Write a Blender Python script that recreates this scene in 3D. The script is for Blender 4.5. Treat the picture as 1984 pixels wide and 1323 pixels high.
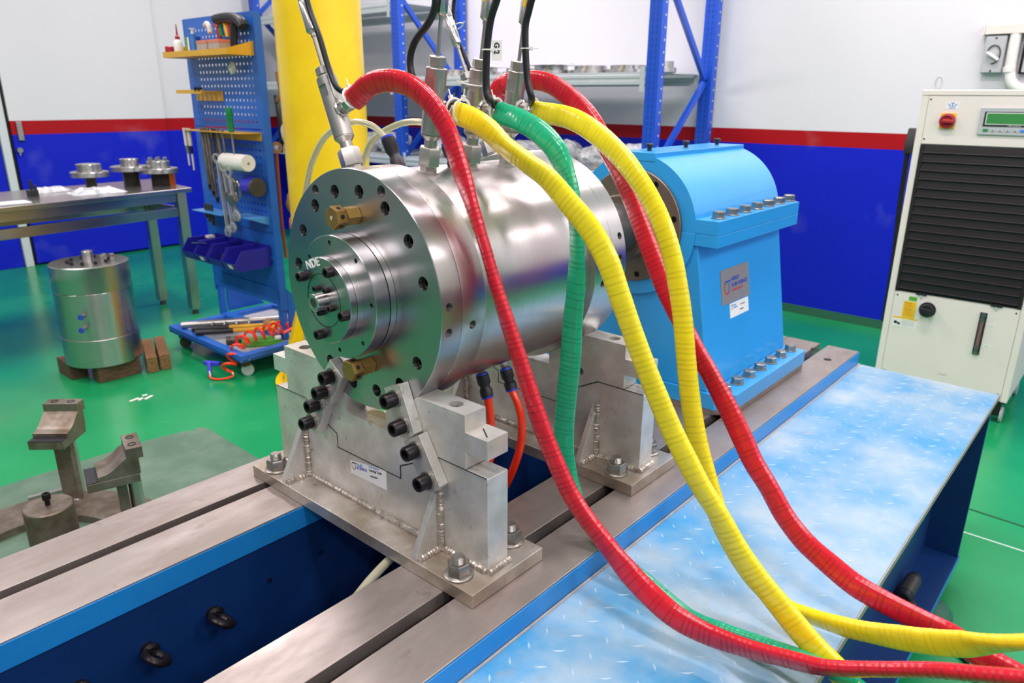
import bpy, bmesh, math, random
from mathutils import Vector, Matrix
random.seed(7)
SC = bpy.context.scene
for _o in list(bpy.data.objects): bpy.data.objects.remove(_o, do_unlink=True)
COL = SC.collection
PI = math.pi
V = Vector
def sr(h):
    h = h.lstrip('#'); out = []
    for i in (0, 2, 4):
        c = int(h[i:i+2], 16) / 255
        out.append(c / 12.92 if c <= .04045 else ((c + .055) / 1.055) ** 2.4)
    return tuple(out) + (1,)
# ------------------------------------------------------------------ camera
cam = bpy.data.cameras.new('camera'); camo = bpy.data.objects.new('camera', cam); COL.objects.link(camo)
camo.matrix_world = Matrix(((.6584, .2337, -.7155, 0), (-.7526, .2125, -.6232, 0), (.0064, .9488, .3158, 1.5), (0, 0, 0, 1)))
cam.sensor_width = 36; cam.lens = 25.809; cam.clip_start = .02
cam.dof.use_dof = True; cam.dof.focus_distance = 1.3; cam.dof.aperture_fstop = 7.0
SC.camera = camo
# ------------------------------------------------------------------ world, lights, exposure
w = bpy.data.worlds.new('world'); SC.world = w; w.use_nodes = True
w.node_tree.nodes['Background'].inputs[0].default_value = (.9, .95, 1, 1)
w.node_tree.nodes['Background'].inputs[1].default_value = .12
SC.view_settings.view_transform = 'Standard'; SC.view_settings.look = 'None'
SC.view_settings.exposure = 0.0; SC.view_settings.gamma = 1; SC.view_settings.use_curve_mapping = False
LIGHT_W = 64
def ceiling_lamp(x, y, sx, sy, p):
    l = bpy.data.lights.new('ceiling_panel_lamp', 'AREA'); l.shape = 'RECTANGLE'; l.size = sx; l.size_y = sy; l.energy = p
    l.color = (1, .87, .925)
    o = bpy.data.objects.new('ceiling_panel_lamp', l); COL.objects.link(o); o.location = (x, y, 4.1)
for _x in (-1.6, .35, 2.3, 4.3):
    for _y in (-3.0, .9, 4.7):
        ceiling_lamp(_x, _y, .35, 1.5, LIGHT_W)
# ------------------------------------------------------------------ materials
def pm(name, col, rough=.5, metal=0., var=0., vs=8., bump=0., bs=60., coat=0., col2=None, spots=0., spotcol='#5a4a3c', stretch=None, alpha=None, trans=0., spec=None, rvar=0., lay=None):
    m = bpy.data.materials.new(name); m.use_nodes = True; nt = m.node_tree; N = nt.nodes; L = nt.links
    b = N['Principled BSDF']
    c = sr(col)
    b.inputs['Base Color'].default_value = c; b.inputs['Roughness'].default_value = rough; b.inputs['Metallic'].default_value = metal
    b.inputs['Coat Weight'].default_value = coat; b.inputs['Coat Roughness'].default_value = .06
    if spec is not None: b.inputs['Specular IOR Level'].default_value = spec
    if trans: b.inputs['Transmission Weight'].default_value = trans
    tc = N.new('ShaderNodeTexCoord'); src = tc.outputs['Object']
    if stretch:
        mp = N.new('ShaderNodeMapping'); mp.inputs['Scale'].default_value = stretch; L.new(src, mp.inputs[0]); src = mp.outputs[0]
    last = None
    if var or col2:
        n = N.new('ShaderNodeTexNoise'); n.inputs['Scale'].default_value = vs; n.inputs['Detail'].default_value = 6; n.inputs['Roughness'].default_value = .62
        L.new(src, n.inputs['Vector'])
        r = N.new('ShaderNodeValToRGB'); L.new(n.outputs['Fac'], r.inputs[0])
        c2 = sr(col2) if col2 else tuple(x * (1 - var) for x in c[:3]) + (1,)
        r.color_ramp.elements[0].position = .38; r.color_ramp.elements[1].position = .66
        r.color_ramp.elements[0].color = c2; r.color_ramp.elements[1].color = c
        last = r.outputs[0]
        if rvar:
            mr = N.new('ShaderNodeMapRange'); L.new(n.outputs['Fac'], mr.inputs[0]); mr.inputs[1].default_value = .3; mr.inputs[2].default_value = .7
            mr.inputs[3].default_value = rough + rvar; mr.inputs[4].default_value = max(.03, rough - rvar); L.new(mr.outputs[0], b.inputs['Roughness'])
    if spots:
        n2 = N.new('ShaderNodeTexNoise'); n2.inputs['Scale'].default_value = vs * 5; n2.inputs['Detail'].default_value = 3; L.new(tc.outputs['Object'], n2.inputs['Vector'])
        r2 = N.new('ShaderNodeValToRGB'); r2.color_ramp.elements[0].position = .66; r2.color_ramp.elements[1].position = .72
        r2.color_ramp.elements[0].color = (0, 0, 0, 1); r2.color_ramp.elements[1].color = (spots, spots, spots, 1); L.new(n2.outputs['Fac'], r2.inputs[0])
        mx = N.new('ShaderNodeMixRGB'); L.new(r2.outputs[0], mx.inputs[0]); mx.inputs[1].default_value = c; mx.inputs[2].default_value = sr(spotcol)
        if last: L.new(last, mx.inputs[1])
        last = mx.outputs[0]
    if last: L.new(last, b.inputs['Base Color'])
    if bump:
        n3 = N.new('ShaderNodeTexNoise'); n3.inputs['Scale'].default_value = bs; n3.inputs['Detail'].default_value = 4; L.new(src, n3.inputs['Vector'])
        bp = N.new('ShaderNodeBump'); bp.inputs['Strength'].default_value = bump; bp.inputs['Distance'].default_value = .002
        L.new(n3.outputs['Fac'], bp.inputs['Height']); L.new(bp.outputs[0], b.inputs['Normal'])
    if alpha is not None: b.inputs['Alpha'].default_value = alpha
    if lay:  # lathe-turned finish: fine grooves run round the axis, so highlights smear along it
        tg = N.new('ShaderNodeTangent'); tg.direction_type = 'RADIAL'; tg.axis = lay; L.new(tg.outputs[0], b.inputs['Tangent'])
        b.inputs['Anisotropic'].default_value = .75; b.inputs['Anisotropic Rotation'].default_value = .25
    return m
M = {}
M['turned'] = pm('turned_steel', '#cdcac7', .31, 1, .08, 9, 0, 260, stretch=(30, 1, 1), rvar=.04, lay='X')
M['turnedz'] = pm('turned_steel_upright', '#c4c2be', .3, 1, .08, 9, 0, 260, stretch=(1, 1, 30), rvar=.04, lay='Z')
M['turned_face'] = pm('ground_steel_face', '#b4b4b4', .29, 1, .03, 3, 0, 300, lay='X')
M['block'] = pm('zinc_plated_steel', '#dcdbd5', .36, .5, .22, 11, .05, 150, col2='#bdbab0', spots=.35, spotcol='#4a443c', rvar=.08)
M['plate'] = pm('bright_plate_steel', '#cfccc4', .36, .65, .2, 7, .04, 120, col2='#9c9080', spots=.4, spotcol='#5b4632', rvar=.08)
M['weld'] = pm('weld_metal', '#c9bfb2', .42, .8, .35, 60, .3, 300)
M['rail'] = pm('ground_rail_steel', '#a89f99', .4, .72, .2, 5, .08, 220, col2='#8f857e', spots=.22, spotcol='#544638', stretch=(1, 2.5, 1), rvar=.1)
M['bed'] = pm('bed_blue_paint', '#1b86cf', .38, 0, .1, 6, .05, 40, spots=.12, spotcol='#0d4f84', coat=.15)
M['beddark'] = pm('bed_web_shaded_blue', '#0a3670', .45, 0, .12, 5, .04, 40)  # deeper web blue, darkened further so the colour carries the trough's shade
M['hous'] = pm('housing_sky_blue_paint', '#2f9fe0', .28, 0, .05, 5, .06, 60, coat=.3)
M['deck'] = pm('worn_deck_blue_paint', '#a8b8bd', .3, 0, 0, 3.2, .05, 80, col2='#3d8fbe', spots=.3, spotcol='#8c8a84', rvar=.08)
M['tread'] = pm('tread_glint_paint', '#a3c0d0', .28, 0)  # paler than the deck: light glints on the dashes put into the colour
M['black_ox'] = pm('black_oxide_screw', '#2b2628', .34, .6, .1, 40)
M['hole'] = pm('bore_shadow_black', '#141213', .5, .3)
M['zinc'] = pm('zinc_bolt', '#a9a59d', .32, .9, .25, 60)
M['zincbright'] = pm('bright_shaft_steel', '#d8d6d2', .42, .8, .06, 30)
M['brass'] = pm('brass_plug', '#a98648', .4, .7, .18, 40, .03, 200)
M['stainless'] = pm('stainless_fitting', '#bdb9b2', .36, 1, .08, 40)
M['rubber'] = pm('black_rubber_cable', '#17171a', .36, 0, .1, 60)
M['bplastic'] = pm('black_plastic', '#1d1d21', .45)
M['bluering'] = pm('blue_release_ring', '#1f3fc4', .4)
M['nylon'] = pm('white_nylon_tie', '#e6e6e0', .4)
M['orange'] = pm('orange_pu_tube', '#ff3a12', .25, coat=.3)
M['clear'] = pm('milky_clear_tube', '#e6e2c0', .12, 0, .1, 30, trans=.55, alpha=.9)
def tape(name, col, dark):
    m = pm(name, col, .2, 0, .06, 25, .12, 160, coat=.25); return m
M['tred'] = tape('red_wrap_tape', '#cd1428', '#b01526')
M['tyel'] = tape('yellow_wrap_tape', '#eeda1e', '#d6c21f')
M['tgrn'] = tape('green_wrap_tape', '#17a472', '#169466')
for _k, _c in (('tred', '#b01222'), ('tyel', '#ddca1d'), ('tgrn', '#139266')): M[_k + '_seam'] = pm(_k + '_seam', _c, .3)
M['peg'] = pm('pegboard_blue_paint', '#2268c6', .4, 0, .1, 6, .03, 80, spots=.1, spotcol='#154a96')
M['yelp'] = pm('yellow_bracket_paint', '#e3a91c', .4, 0, .08, 10)
M['colyel'] = pm('yellow_column_paint', '#f8d40c', .34, 0, .06, 3, .02, 40, col2='#eec208', coat=.2)
M['rack'] = pm('rack_blue_paint', '#1b55cf', .34, 0, .08, 9)
M['rackdark'] = pm('rack_slot_shadow', '#123a94', .5)
M['rackgrey'] = pm('rack_grey_beam', '#c9d2d3', .35, .2, .06, 9)
M['table'] = pm('table_stainless', '#b9b6b2', .24, .95, .1, 6, .03, 200, stretch=(1, 12, 1))
M['wood'] = pm('rough_sawn_wood', '#9c7448', .75, 0, .3, 18, .25, 60, col2='#6e4c2c', stretch=(2, 9, 9))
M['wooddark'] = pm('dark_stained_wood', '#6b5038', .75, 0, .3, 14, .25, 60, col2='#4a3524', stretch=(2, 6, 6))
M['rusty'] = pm('oiled_rusty_steel', '#8d8478', .4, .6, .3, 14, .1, 90, col2='#6a5c4c', spots=.3, spotcol='#5e4028')
M['ivory'] = pm('ivory_cabinet_paint', '#ebe3da', .42, 0, .04, 4)
M['louv'] = pm('louvre_black', '#1f1a19', .45)
M['glass'] = pm('sight_glass', '#dfe8e6', .05, 0, trans=.9)
M['white'] = pm('white_label', '#ecebe6', .5)
M['whitep'] = pm('paper_white', '#eeeae2', .8, 0, .05, 30, .1, 80)
M['lcd'] = pm('lcd_green', '#3f8f4a', .3, 0, .1, 200)
M['grey'] = pm('grey_plastic', '#b7bbbd', .45)
M['dgrey'] = pm('dark_grey_steel', '#56534f', .45, .6, .2, 20)
M['binblue'] = pm('storage_bin_blue', '#22209a', .4)
M['binlight'] = pm('bin_blue_light', '#2a27b0', .4)
M['red'] = pm('red_plastic', '#a8202c', .4)
M['redmark'] = pm('red_print', '#d0312c', .5)
M['bluemark'] = pm('blue_print', '#2446b4', .5)
M['lbluemark'] = pm('light_blue_print', '#3f86d8', .5)
M['blackmark'] = pm('black_print', '#23252a', .5)
M['yellab'] = pm('yellow_label', '#f0c21a', .5)
M['green'] = pm('green_handle', '#128a4a', .4)
M['lime'] = pm('lime_case', '#55a82c', .5)
M['airblue'] = pm('air_gun_blue', '#3a37c8', .4)
M['nameplate'] = pm('brushed_nameplate', '#9a948e', .45, .3, .08, 60)
M['plastic_wrap'] = pm('clear_plastic_wrap', '#e9ebee', .16, 0, .35, 22, .9, 30, col2='#a9adb2')
M['card'] = pm('carton_grey', '#b9aea4', .7, 0, .15, 60)
M['salmon'] = pm('carton_salmon', '#d98468', .7)
M['disc'] = pm('bearing_disc_brown', '#8a7a68', .42, .6, .2, 10, .03, 120, col2='#74655a')
M['floorplate'] = pm('worn_green_floor_plate', '#76917b', .32, .3, .3, 6, .04, 60, col2='#5f7f69', spots=.2, spotcol='#6b5a44')
M['stripepaint'] = pm('white_line', '#cfe6da', .5)
M['joint'] = pm('dark_floor_joint', '#14512f', .6)
M['ltray'] = pm('light_blue_tray', '#4a92cf', .4)
M['copper'] = pm('copper_screw', '#b5521f', .4, .6)
M['pinkwhite'] = pm('pale_rag', '#d8cfc6', .8)
M['tan'] = pm('tan_leather', '#9c7248', .6)
M['strap'] = pm('orange_strap', '#d2641c', .6)
M['door_grey'] = pm('door_frame_light', '#d3dcdc', .4)
M['rubbergreen'] = pm('green_painted_foot', '#2f6a50', .45)
def banded(name, bands, rough=.42, spots=0.0, axis='Z'):
    """painted wall: constant colour bands by world height"""
    m = bpy.data.materials.new(name); m.use_nodes = True; nt = m.node_tree; N = nt.nodes; L = nt.links; b = N['Principled BSDF']
    g = N.new('ShaderNodeNewGeometry'); sx = N.new('ShaderNodeSeparateXYZ'); L.new(g.outputs['Position'], sx.inputs[0])
    dv = N.new('ShaderNodeMath'); dv.operation = 'DIVIDE'; dv.inputs[1].default_value = 4.3; L.new(sx.outputs[2], dv.inputs[0])
    r = N.new('ShaderNodeValToRGB'); r.color_ramp.interpolation = 'CONSTANT'; L.new(dv.outputs[0], r.inputs[0])
    el = r.color_ramp.elements
    el[0].position = 0; el[0].color = sr(bands[0][1])
    el[1].position = bands[1][0] / 4.3; el[1].color = sr(bands[1][1])
    for z, c in bands[2:]:
        e = el.new(z / 4.3); e.color = sr(c)
    n = N.new('ShaderNodeTexNoise'); n.inputs['Scale'].default_value = 2.4; n.inputs['Detail'].default_value = 8; L.new(g.outputs['Position'], n.inputs['Vector'])
    r2 = N.new('ShaderNodeValToRGB'); r2.color_ramp.elements[0].position = .62; r2.color_ramp.elements[1].position = .8
    r2.color_ramp.elements[0].color = (0, 0, 0, 1); r2.color_ramp.elements[1].color = (spots, spots, spots, 1); L.new(n.outputs['Fac'], r2.inputs[0])
    mx = N.new('ShaderNodeMixRGB'); L.new(r2.outputs[0], mx.inputs[0]); L.new(r.outputs[0], mx.inputs[1]); mx.inputs[2].default_value = sr('#b9bcc0')
    L.new(mx.outputs[0], b.inputs['Base Color']); b.inputs['Roughness'].default_value = rough; b.inputs['Specular IOR Level'].default_value = .25
    return m
WHITE, RED, BLUE = '#dfe0e4', '#aa0c18', '#0d20c4'
M['wall_back'] = banded('painted_back_wall', [(0, BLUE), (1.178, RED), (1.292, WHITE)], .45, .16)
M['wall_left'] = banded('painted_left_wall', [(0, BLUE), (1.150, RED), (1.262, WHITE)], .45, .12)
M['wall_front'] = pm('painted_front_wall', '#7d8688', .6)
M['wall_plain'] = banded('painted_plain_wall', [(0, '#3a4290'), (1.16, '#7e2c34'), (1.275, WHITE)], .5)
M['ceil'] = pm('ceiling_white', '#dcdcd8', .8)
def floor_mat():
    m = bpy.data.materials.new('green_epoxy_floor'); m.use_nodes = True; nt = m.node_tree; N = nt.nodes; L = nt.links; b = N['Principled BSDF']
    tc = N.new('ShaderNodeTexCoord')
    n = N.new('ShaderNodeTexNoise'); n.inputs['Scale'].default_value = 1.6; n.inputs['Detail'].default_value = 7; L.new(tc.outputs['Object'], n.inputs['Vector'])
    r = N.new('ShaderNodeValToRGB'); L.new(n.outputs['Fac'], r.inputs[0])
    r.color_ramp.elements[0].position = .35; r.color_ramp.elements[0].color = sr('#0f8a50'); r.color_ramp.elements[1].position = .7; r.color_ramp.elements[1].color = sr('#229a5c')
    n2 = N.new('ShaderNodeTexNoise'); n2.inputs['Scale'].default_value = 60; n2.inputs['Detail'].default_value = 2; L.new(tc.outputs['Object'], n2.inputs['Vector'])
    r2 = N.new('ShaderNodeValToRGB'); r2.color_ramp.elements[0].position = .74; r2.color_ramp.elements[1].position = .8
    r2.color_ramp.elements[0].color = (0, 0, 0, 1); r2.color_ramp.elements[1].color = (.35, .35, .35, 1); L.new(n2.outputs['Fac'], r2.inputs[0])
    mx = N.new('ShaderNodeMixRGB'); L.new(r2.outputs[0], mx.inputs[0]); L.new(r.outputs[0], mx.inputs[1]); mx.inputs[2].default_value = sr('#a9cdb8')
    L.new(mx.outputs[0], b.inputs['Base Color'])
    mr = N.new('ShaderNodeMapRange'); L.new(n.outputs['Fac'], mr.inputs[0]); mr.inputs[1].default_value = .3; mr.inputs[2].default_value = .7; mr.inputs[3].default_value = .16; mr.inputs[4].default_value = .3
    L.new(mr.outputs[0], b.inputs['Roughness'])
    n3 = N.new('ShaderNodeTexNoise'); n3.inputs['Scale'].default_value = 5; L.new(tc.outputs['Object'], n3.inputs['Vector'])
    bp = N.new('ShaderNodeBump'); bp.inputs['Strength'].default_value = .12; bp.inputs['Distance'].default_value = .01; L.new(n3.outputs['Fac'], bp.inputs['Height']); L.new(bp.outputs[0], b.inputs['Normal'])
    return m
M['floor'] = floor_mat()
# ------------------------------------------------------------------ mesh building helpers
def frame(d):
    d = V(d).normalized(); u = V((0, 0, 1)) if abs(d.z) < .95 else V((1, 0, 0))
    a = u.cross(d).normalized(); return a, d.cross(a).normalized(), d
class MB:
    def __init__(s): s.v = []; s.f = []
    def add(s, vs, fs):
        k = len(s.v); s.v += [tuple(p) for p in vs]; s.f += [[i + k for i in f] for f in fs]; return s
    def box(s, x0, x1, y0, y1, z0, z1, R=None):
        p = [V((x, y, z)) for x in (x0, x1) for y in (y0, y1) for z in (z0, z1)]
        if R is not None:
            c = V(((x0 + x1) / 2, (y0 + y1) / 2, (z0 + z1) / 2)); p = [R @ (q - c) + c for q in p]
        return s.add(p, [(0, 1, 3, 2), (4, 6, 7, 5), (0, 4, 5, 1), (2, 3, 7, 6), (0, 2, 6, 4), (1, 5, 7, 3)])
    def obox(s, p0, p1, wa, wb, up=(0, 0, 1)):
        """bar from p0 to p1 with cross-section wa x wb (wb along up)"""
        p0, p1 = V(p0), V(p1); d = (p1 - p0).normalized(); u = V(up); a = d.cross(u).normalized(); b = a.cross(d).normalized()
        vs = [p + a * x * wa / 2 + b * y * wb / 2 for p in (p0, p1) for x, y in ((-1, -1), (1, -1), (1, 1), (-1, 1))]
        return s.add(vs, [(0, 3, 2, 1), (4, 5, 6, 7), (0, 1, 5, 4), (1, 2, 6, 5), (2, 3, 7, 6), (3, 0, 4, 7)])
    def prism(s, poly, ax, a0, a1):
        """extrude a polygon; ax 'x': poly is (y,z); 'y': (x,z); 'z': (x,y)"""
        def P(q, t): return (t, q[0], q[1]) if ax == 'x' else ((q[0], t, q[1]) if ax == 'y' else (q[0], q[1], t))
        n = len(poly); vs = [P(q, a0) for q in poly] + [P(q, a1) for q in poly]
        return s.add(vs, [list(range(n))[::-1], list(range(n, 2 * n))] + [(i, (i + 1) % n, n + (i + 1) % n, n + i) for i in range(n)])
    def lathe(s, prof, o, d, n=32, caps=True, ang0=0):
        """profile (radius, distance along d) from origin o"""
        a, b, d = frame(d); o = V(o); vs = []
        for r, t in prof:
            for i in range(n):
                w_ = ang0 + 2 * PI * i / n; vs.append(o + d * t + (a * math.cos(w_) + b * math.sin(w_)) * r)
        fs = [(j * n + i, j * n + (i + 1) % n, (j + 1) * n + (i + 1) % n, (j + 1) * n + i) for j in range(len(prof) - 1) for i in range(n)]
        if caps: fs += [list(range(n))[::-1], list(range((len(prof) - 1) * n, len(prof) * n))]
        return s.add(vs, fs)
    def cyl(s, p0, p1, r, r1=None, n=24, caps=True, ang0=0):
        d = V(p1) - V(p0); return s.lathe([(r, 0), (r if r1 is None else r1, d.length)], p0, d, n, caps, ang0)
    def ring(s, p0, d, ro, ri, h, n=32):
        return s.lathe([(ri, 0), (ro, 0), (ro, h), (ri, h), (ri, 0)], p0, d, n, False)
    def hexnut(s, p0, d, af, h, ri=0, ang0=0):
        R = af / math.sqrt(3); c = h * .12
        if ri: return s.lathe([(ri, 0), (R, 0), (R, h - c), (R * .9, h), (ri, h), (ri, 0)], p0, d, 6, False, ang0)
        return s.lathe([(R, 0), (R, h - c), (R * .9, h)], p0, d, 6, True, ang0)
    def socket(s, p0, d, r, h, af=None, n=24, depth=None):
        """socket-head cap screw head, base at p0, axis d"""
        af = af or r * 1.05; dp = depth or h * .6; a, b, d = frame(d); p0 = V(p0); Rh = af / math.sqrt(3)
        def hexr(w_):
            k = (w_ % (PI / 3)) - PI / 6; return Rh * math.cos(PI / 6) / math.cos(k)
        rings = [(lambda w_: r, 0), (lambda w_: r, h * .9), (lambda w_: r * .9, h), (hexr, h), (hexr, h - dp)]
        vs = []
        for fn, t in rings:
            for i in range(n):
                w_ = 2 * PI * i / n; vs.append(p0 + d * t + (a * math.cos(w_) + b * math.sin(w_)) * fn(w_))
        fs = [(j * n + i, j * n + (i + 1) % n, (j + 1) * n + (i + 1) % n, (j + 1) * n + i) for j in range(4) for i in range(n)]
        fs += [list(range(n))[::-1], list(range(4 * n, 5 * n))]
        return s.add(vs, fs)
    def sphere(s, c, r, n=14, m=8, sc=(1, 1, 1), jit=0, rnd=None):
        c = V(c); vs = []
        for j in range(1, m):
            for i in range(n):
                th = PI * j / m; ph = 2 * PI * i / n; k = 1 + (rnd.uniform(-jit, jit) if jit else 0)
                vs.append(c + V((math.sin(th) * math.cos(ph) * sc[0], math.sin(th) * math.sin(ph) * sc[1], math.cos(th) * sc[2])) * r * k)
        fs = [(j * n + i, (j + 1) * n + i, (j + 1) * n + (i + 1) % n, j * n + (i + 1) % n) for j in range(m - 2) for i in range(n)]
        vs += [c + V((0, 0, r * sc[2])), c - V((0, 0, r * sc[2]))]; t = len(vs) - 2
        fs += [(t, i, (i + 1) % n) for i in range(n)] + [(t + 1, (m - 2) * n + (i + 1) % n, (m - 2) * n + i) for i in range(n)]
        return s.add(vs, fs)
    def tube(s, pts, r, n=12, rb=None, twist=None, up=None, closed=False, caps=True):
        """swept tube; r, rb may be functions of (i, arc length)"""
        pts = [V(p) for p in pts]; N_ = len(pts); arc = 0; a = None; vs = []
        for i, p in enumerate(pts):
            if closed: t = (pts[(i + 1) % N_] - pts[i - 1]).normalized()
            else: t = (pts[min(i + 1, N_ - 1)] - pts[max(i - 1, 0)]).normalized()
            if i: arc += (p - pts[i - 1]).length
            if a is None:
                u = V(up) if up else (V((0, 0, 1)) if abs(t.z) < .9 else V((1, 0, 0))); a = (u - t * u.dot(t)).normalized()
            else: a = (a - t * a.dot(t)).normalized()
            b = t.cross(a); ra = r(i, arc) if callable(r) else r; rb_ = (rb(i, arc) if callable(rb) else rb) if rb else ra
            tw = twist(i, arc) if twist else 0
            for k in range(n):
                w_ = 2 * PI * k / n; x, y = math.cos(w_) * ra, math.sin(w_) * rb_
                x, y = x * math.cos(tw) - y * math.sin(tw), x * math.sin(tw) + y * math.cos(tw)
                vs.append(p + a * x + b * y)
        m = N_ if closed else N_ - 1
        fs = [(j * n + k, j * n + (k + 1) % n, ((j + 1) % N_) * n + (k + 1) % n, ((j + 1) % N_) * n + k) for j in range(m) for k in range(n)]
        if caps and not closed: fs += [list(range(n))[::-1], list(range((N_ - 1) * n, N_ * n))]
        return s.add(vs, fs)
def ribbon(P, width, thick, ref, n=20, pitch=.0092):
    """flat wrapped hose along P: width(i) is the seen half width, ref the side it is looked at from; returns mesh data and seam faces"""
    m = MB(); seam = []; arc = 0; N_ = len(P); ref = V(ref)
    for i, p in enumerate(P):
        t = (P[min(i + 1, N_ - 1)] - P[max(i - 1, 0)]).normalized()
        if i: arc += (p - P[i - 1]).length
        a = t.cross(ref).normalized(); b = t.cross(a)
        wv = min(max(width(i), thick * 1.02), .0215); A = .0195 if i > 25 else .0195
        th = math.asin(min(1, math.sqrt(max(0, (A * A - min(wv, A) ** 2) / (A * A - thick * thick)))))
        u = a * math.cos(th) + b * math.sin(th); v = t.cross(u); k = wv / A if wv > A else 1
        saw = .0004 * ((arc / pitch) % 1.0)
        for j in range(n):
            w_ = 2 * PI * j / n; c_, s_ = math.cos(w_), math.sin(w_)
            c_ = math.copysign(abs(c_) ** .8, c_); s_ = math.copysign(abs(s_) ** .8, s_)
            m.v.append(tuple(p + u * (A * k + saw) * c_ + v * (thick + saw) * s_))
        if i and (arc / pitch) % 1.0 < .0028 / pitch * .99 and (i * 7919) % 5 != 0: seam.append(i - 1)
    sf = set()
    for j in range(N_ - 1):
        for k in range(n):
            if j in seam: sf.add(len(m.f))
            m.f.append((j * n + k, j * n + (k + 1) % n, (j + 1) * n + (k + 1) % n, (j + 1) * n + k))
    m.f += [list(range(n))[::-1], list(range((N_ - 1) * n, N_ * n))]
    return m, sf
def spline(pts, step=.01):
    """Catmull-Rom through pts, resampled evenly"""
    P = [V(p) for p in pts]; P = [P[0] * 2 - P[1]] + P + [P[-1] * 2 - P[-2]]; fine = []
    for i in range(1, len(P) - 2):
        p0, p1, p2, p3 = P[i - 1:i + 3]
        for k in range(16):
            t = k / 16; fine.append(.5 * ((2 * p1) + (p2 - p0) * t + (2 * p0 - 5 * p1 + 4 * p2 - p3) * t * t + (3 * p1 - p0 - 3 * p2 + p3) * t ** 3))
    fine.append(P[-2]); out = [fine[0]]; acc = 0
    for a, b in zip(fine, fine[1:]):
        L_ = (b - a).length
        while acc + L_ >= step and L_ > 1e-9:
            a = a + (b - a) * ((step - acc) / L_); out.append(a.copy()); L_ = (b - a).length; acc = 0
        acc += L_
    if (out[-1] - fine[-1]).length > step * .3: out.append(fine[-1])
    return out
W = {}
def mesh_from(mb, name, off=V((0, 0, 0)), smooth=True, ang=35):
    me = bpy.data.meshes.new(name); me.from_pydata([tuple(V(p) - off) for p in mb.v], [], mb.f)
    bm = bmesh.new(); bm.from_mesh(me); bmesh.ops.recalc_face_normals(bm, faces=bm.faces[:]); bm.to_mesh(me); bm.free()
    if smooth:
        me.shade_smooth(); me.set_sharp_from_angle(angle=math.radians(ang))
    return me
def bev(o, wd, seg=2):
    if wd:
        m = o.modifiers.new('bevel', 'BEVEL'); m.width = wd; m.segments = seg; m.limit_method = 'ANGLE'; m.angle_limit = math.radians(40); m.harden_normals = True
def thing(name, label, cat, loc, group=None):
    o = bpy.data.objects.new(name, None); COL.objects.link(o); o.location = loc; o['label'] = label; o['category'] = cat; o.empty_display_size = .05
    if group: o['group'] = group
    W[o] = V(loc); return o
def part(name, mb, mat, parent, bevel=0, label=None, kind=None, smooth=True, ang=35):
    o = bpy.data.objects.new(name, mesh_from(mb, name, W[parent], smooth, ang)); COL.objects.link(o); o.parent = parent; o.data.materials.append(M[mat]); W[o] = W[parent]
    bev(o, bevel)
    if label: o['label'] = label
    if kind: o['kind'] = kind
    return o
def solo(name, mb, mat, label, cat, group=None, bevel=0, kind=None, ang=35):
    xs = [p[0] for p in mb.v]; ys = [p[1] for p in mb.v]; zs = [p[2] for p in mb.v]
    org = V(((min(xs) + max(xs)) / 2, (min(ys) + max(ys)) / 2, min(zs)))
    o = bpy.data.objects.new(name, mesh_from(mb, name, org, True, ang)); COL.objects.link(o); o.location = org; o.data.materials.append(M[mat]); W[o] = org
    bev(o, bevel)
    o['label'] = label; o['category'] = cat
    if group: o['group'] = group
    if kind: o['kind'] = kind
    return o
def struct(name, mb, mat, bevel=0):
    o = bpy.data.objects.new(name, mesh_from(mb, name)); COL.objects.link(o); o.data.materials.append(M[mat]); o['kind'] = 'structure'; W[o] = V((0, 0, 0)); bev(o, bevel); return o
TPL = {}
def inst(name, key, make, mat, loc, d, parent, spin=0, label=None):
    """a piece that shares its mesh with its like: built at the origin along +Z, then turned to d"""
    if key not in TPL:
        TPL[key] = mesh_from(make(), key); TPL[key].materials.append(M[mat])
    o = bpy.data.objects.new(name, TPL[key]); COL.objects.link(o); o.parent = parent
    o.location = V(loc) - W[parent]; o.rotation_euler = (V(d).to_track_quat('Z', 'Y') @ Matrix.Rotation(spin, 3, 'Z').to_quaternion()).to_euler()
    W[o] = V(loc)
    if label: o['label'] = label
    return o
def sub(name, key, make, mat, par):
    """sub-part sharing the template space of an inst() part"""
    if key not in TPL:
        TPL[key] = mesh_from(make(), key); TPL[key].materials.append(M[mat])
    o = bpy.data.objects.new(name, TPL[key]); COL.objects.link(o); o.parent = par; return o
def cut(o, mb):
    """bore real holes: boolean, applied at once, cutter removed"""
    me = mesh_from(mb, 'cutter', W[o], False); c = bpy.data.objects.new('cutter', me); COL.objects.link(c)
    c.matrix_world = Matrix.Translation(W[o])
    bpy.context.view_layer.update()
    md = o.modifiers.new('bore', 'BOOLEAN'); md.operation = 'DIFFERENCE'; md.solver = 'EXACT'; md.object = c
    dg = bpy.context.evaluated_depsgraph_get(); dg.update()
    new = bpy.data.meshes.new_from_object(o.evaluated_get(dg)); old = o.data
    o.modifiers.clear(); o.data = new; new.name = old.name
    bpy.data.objects.remove(c, do_unlink=True)
    new.shade_smooth(); new.set_sharp_from_angle(angle=math.radians(30))
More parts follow.
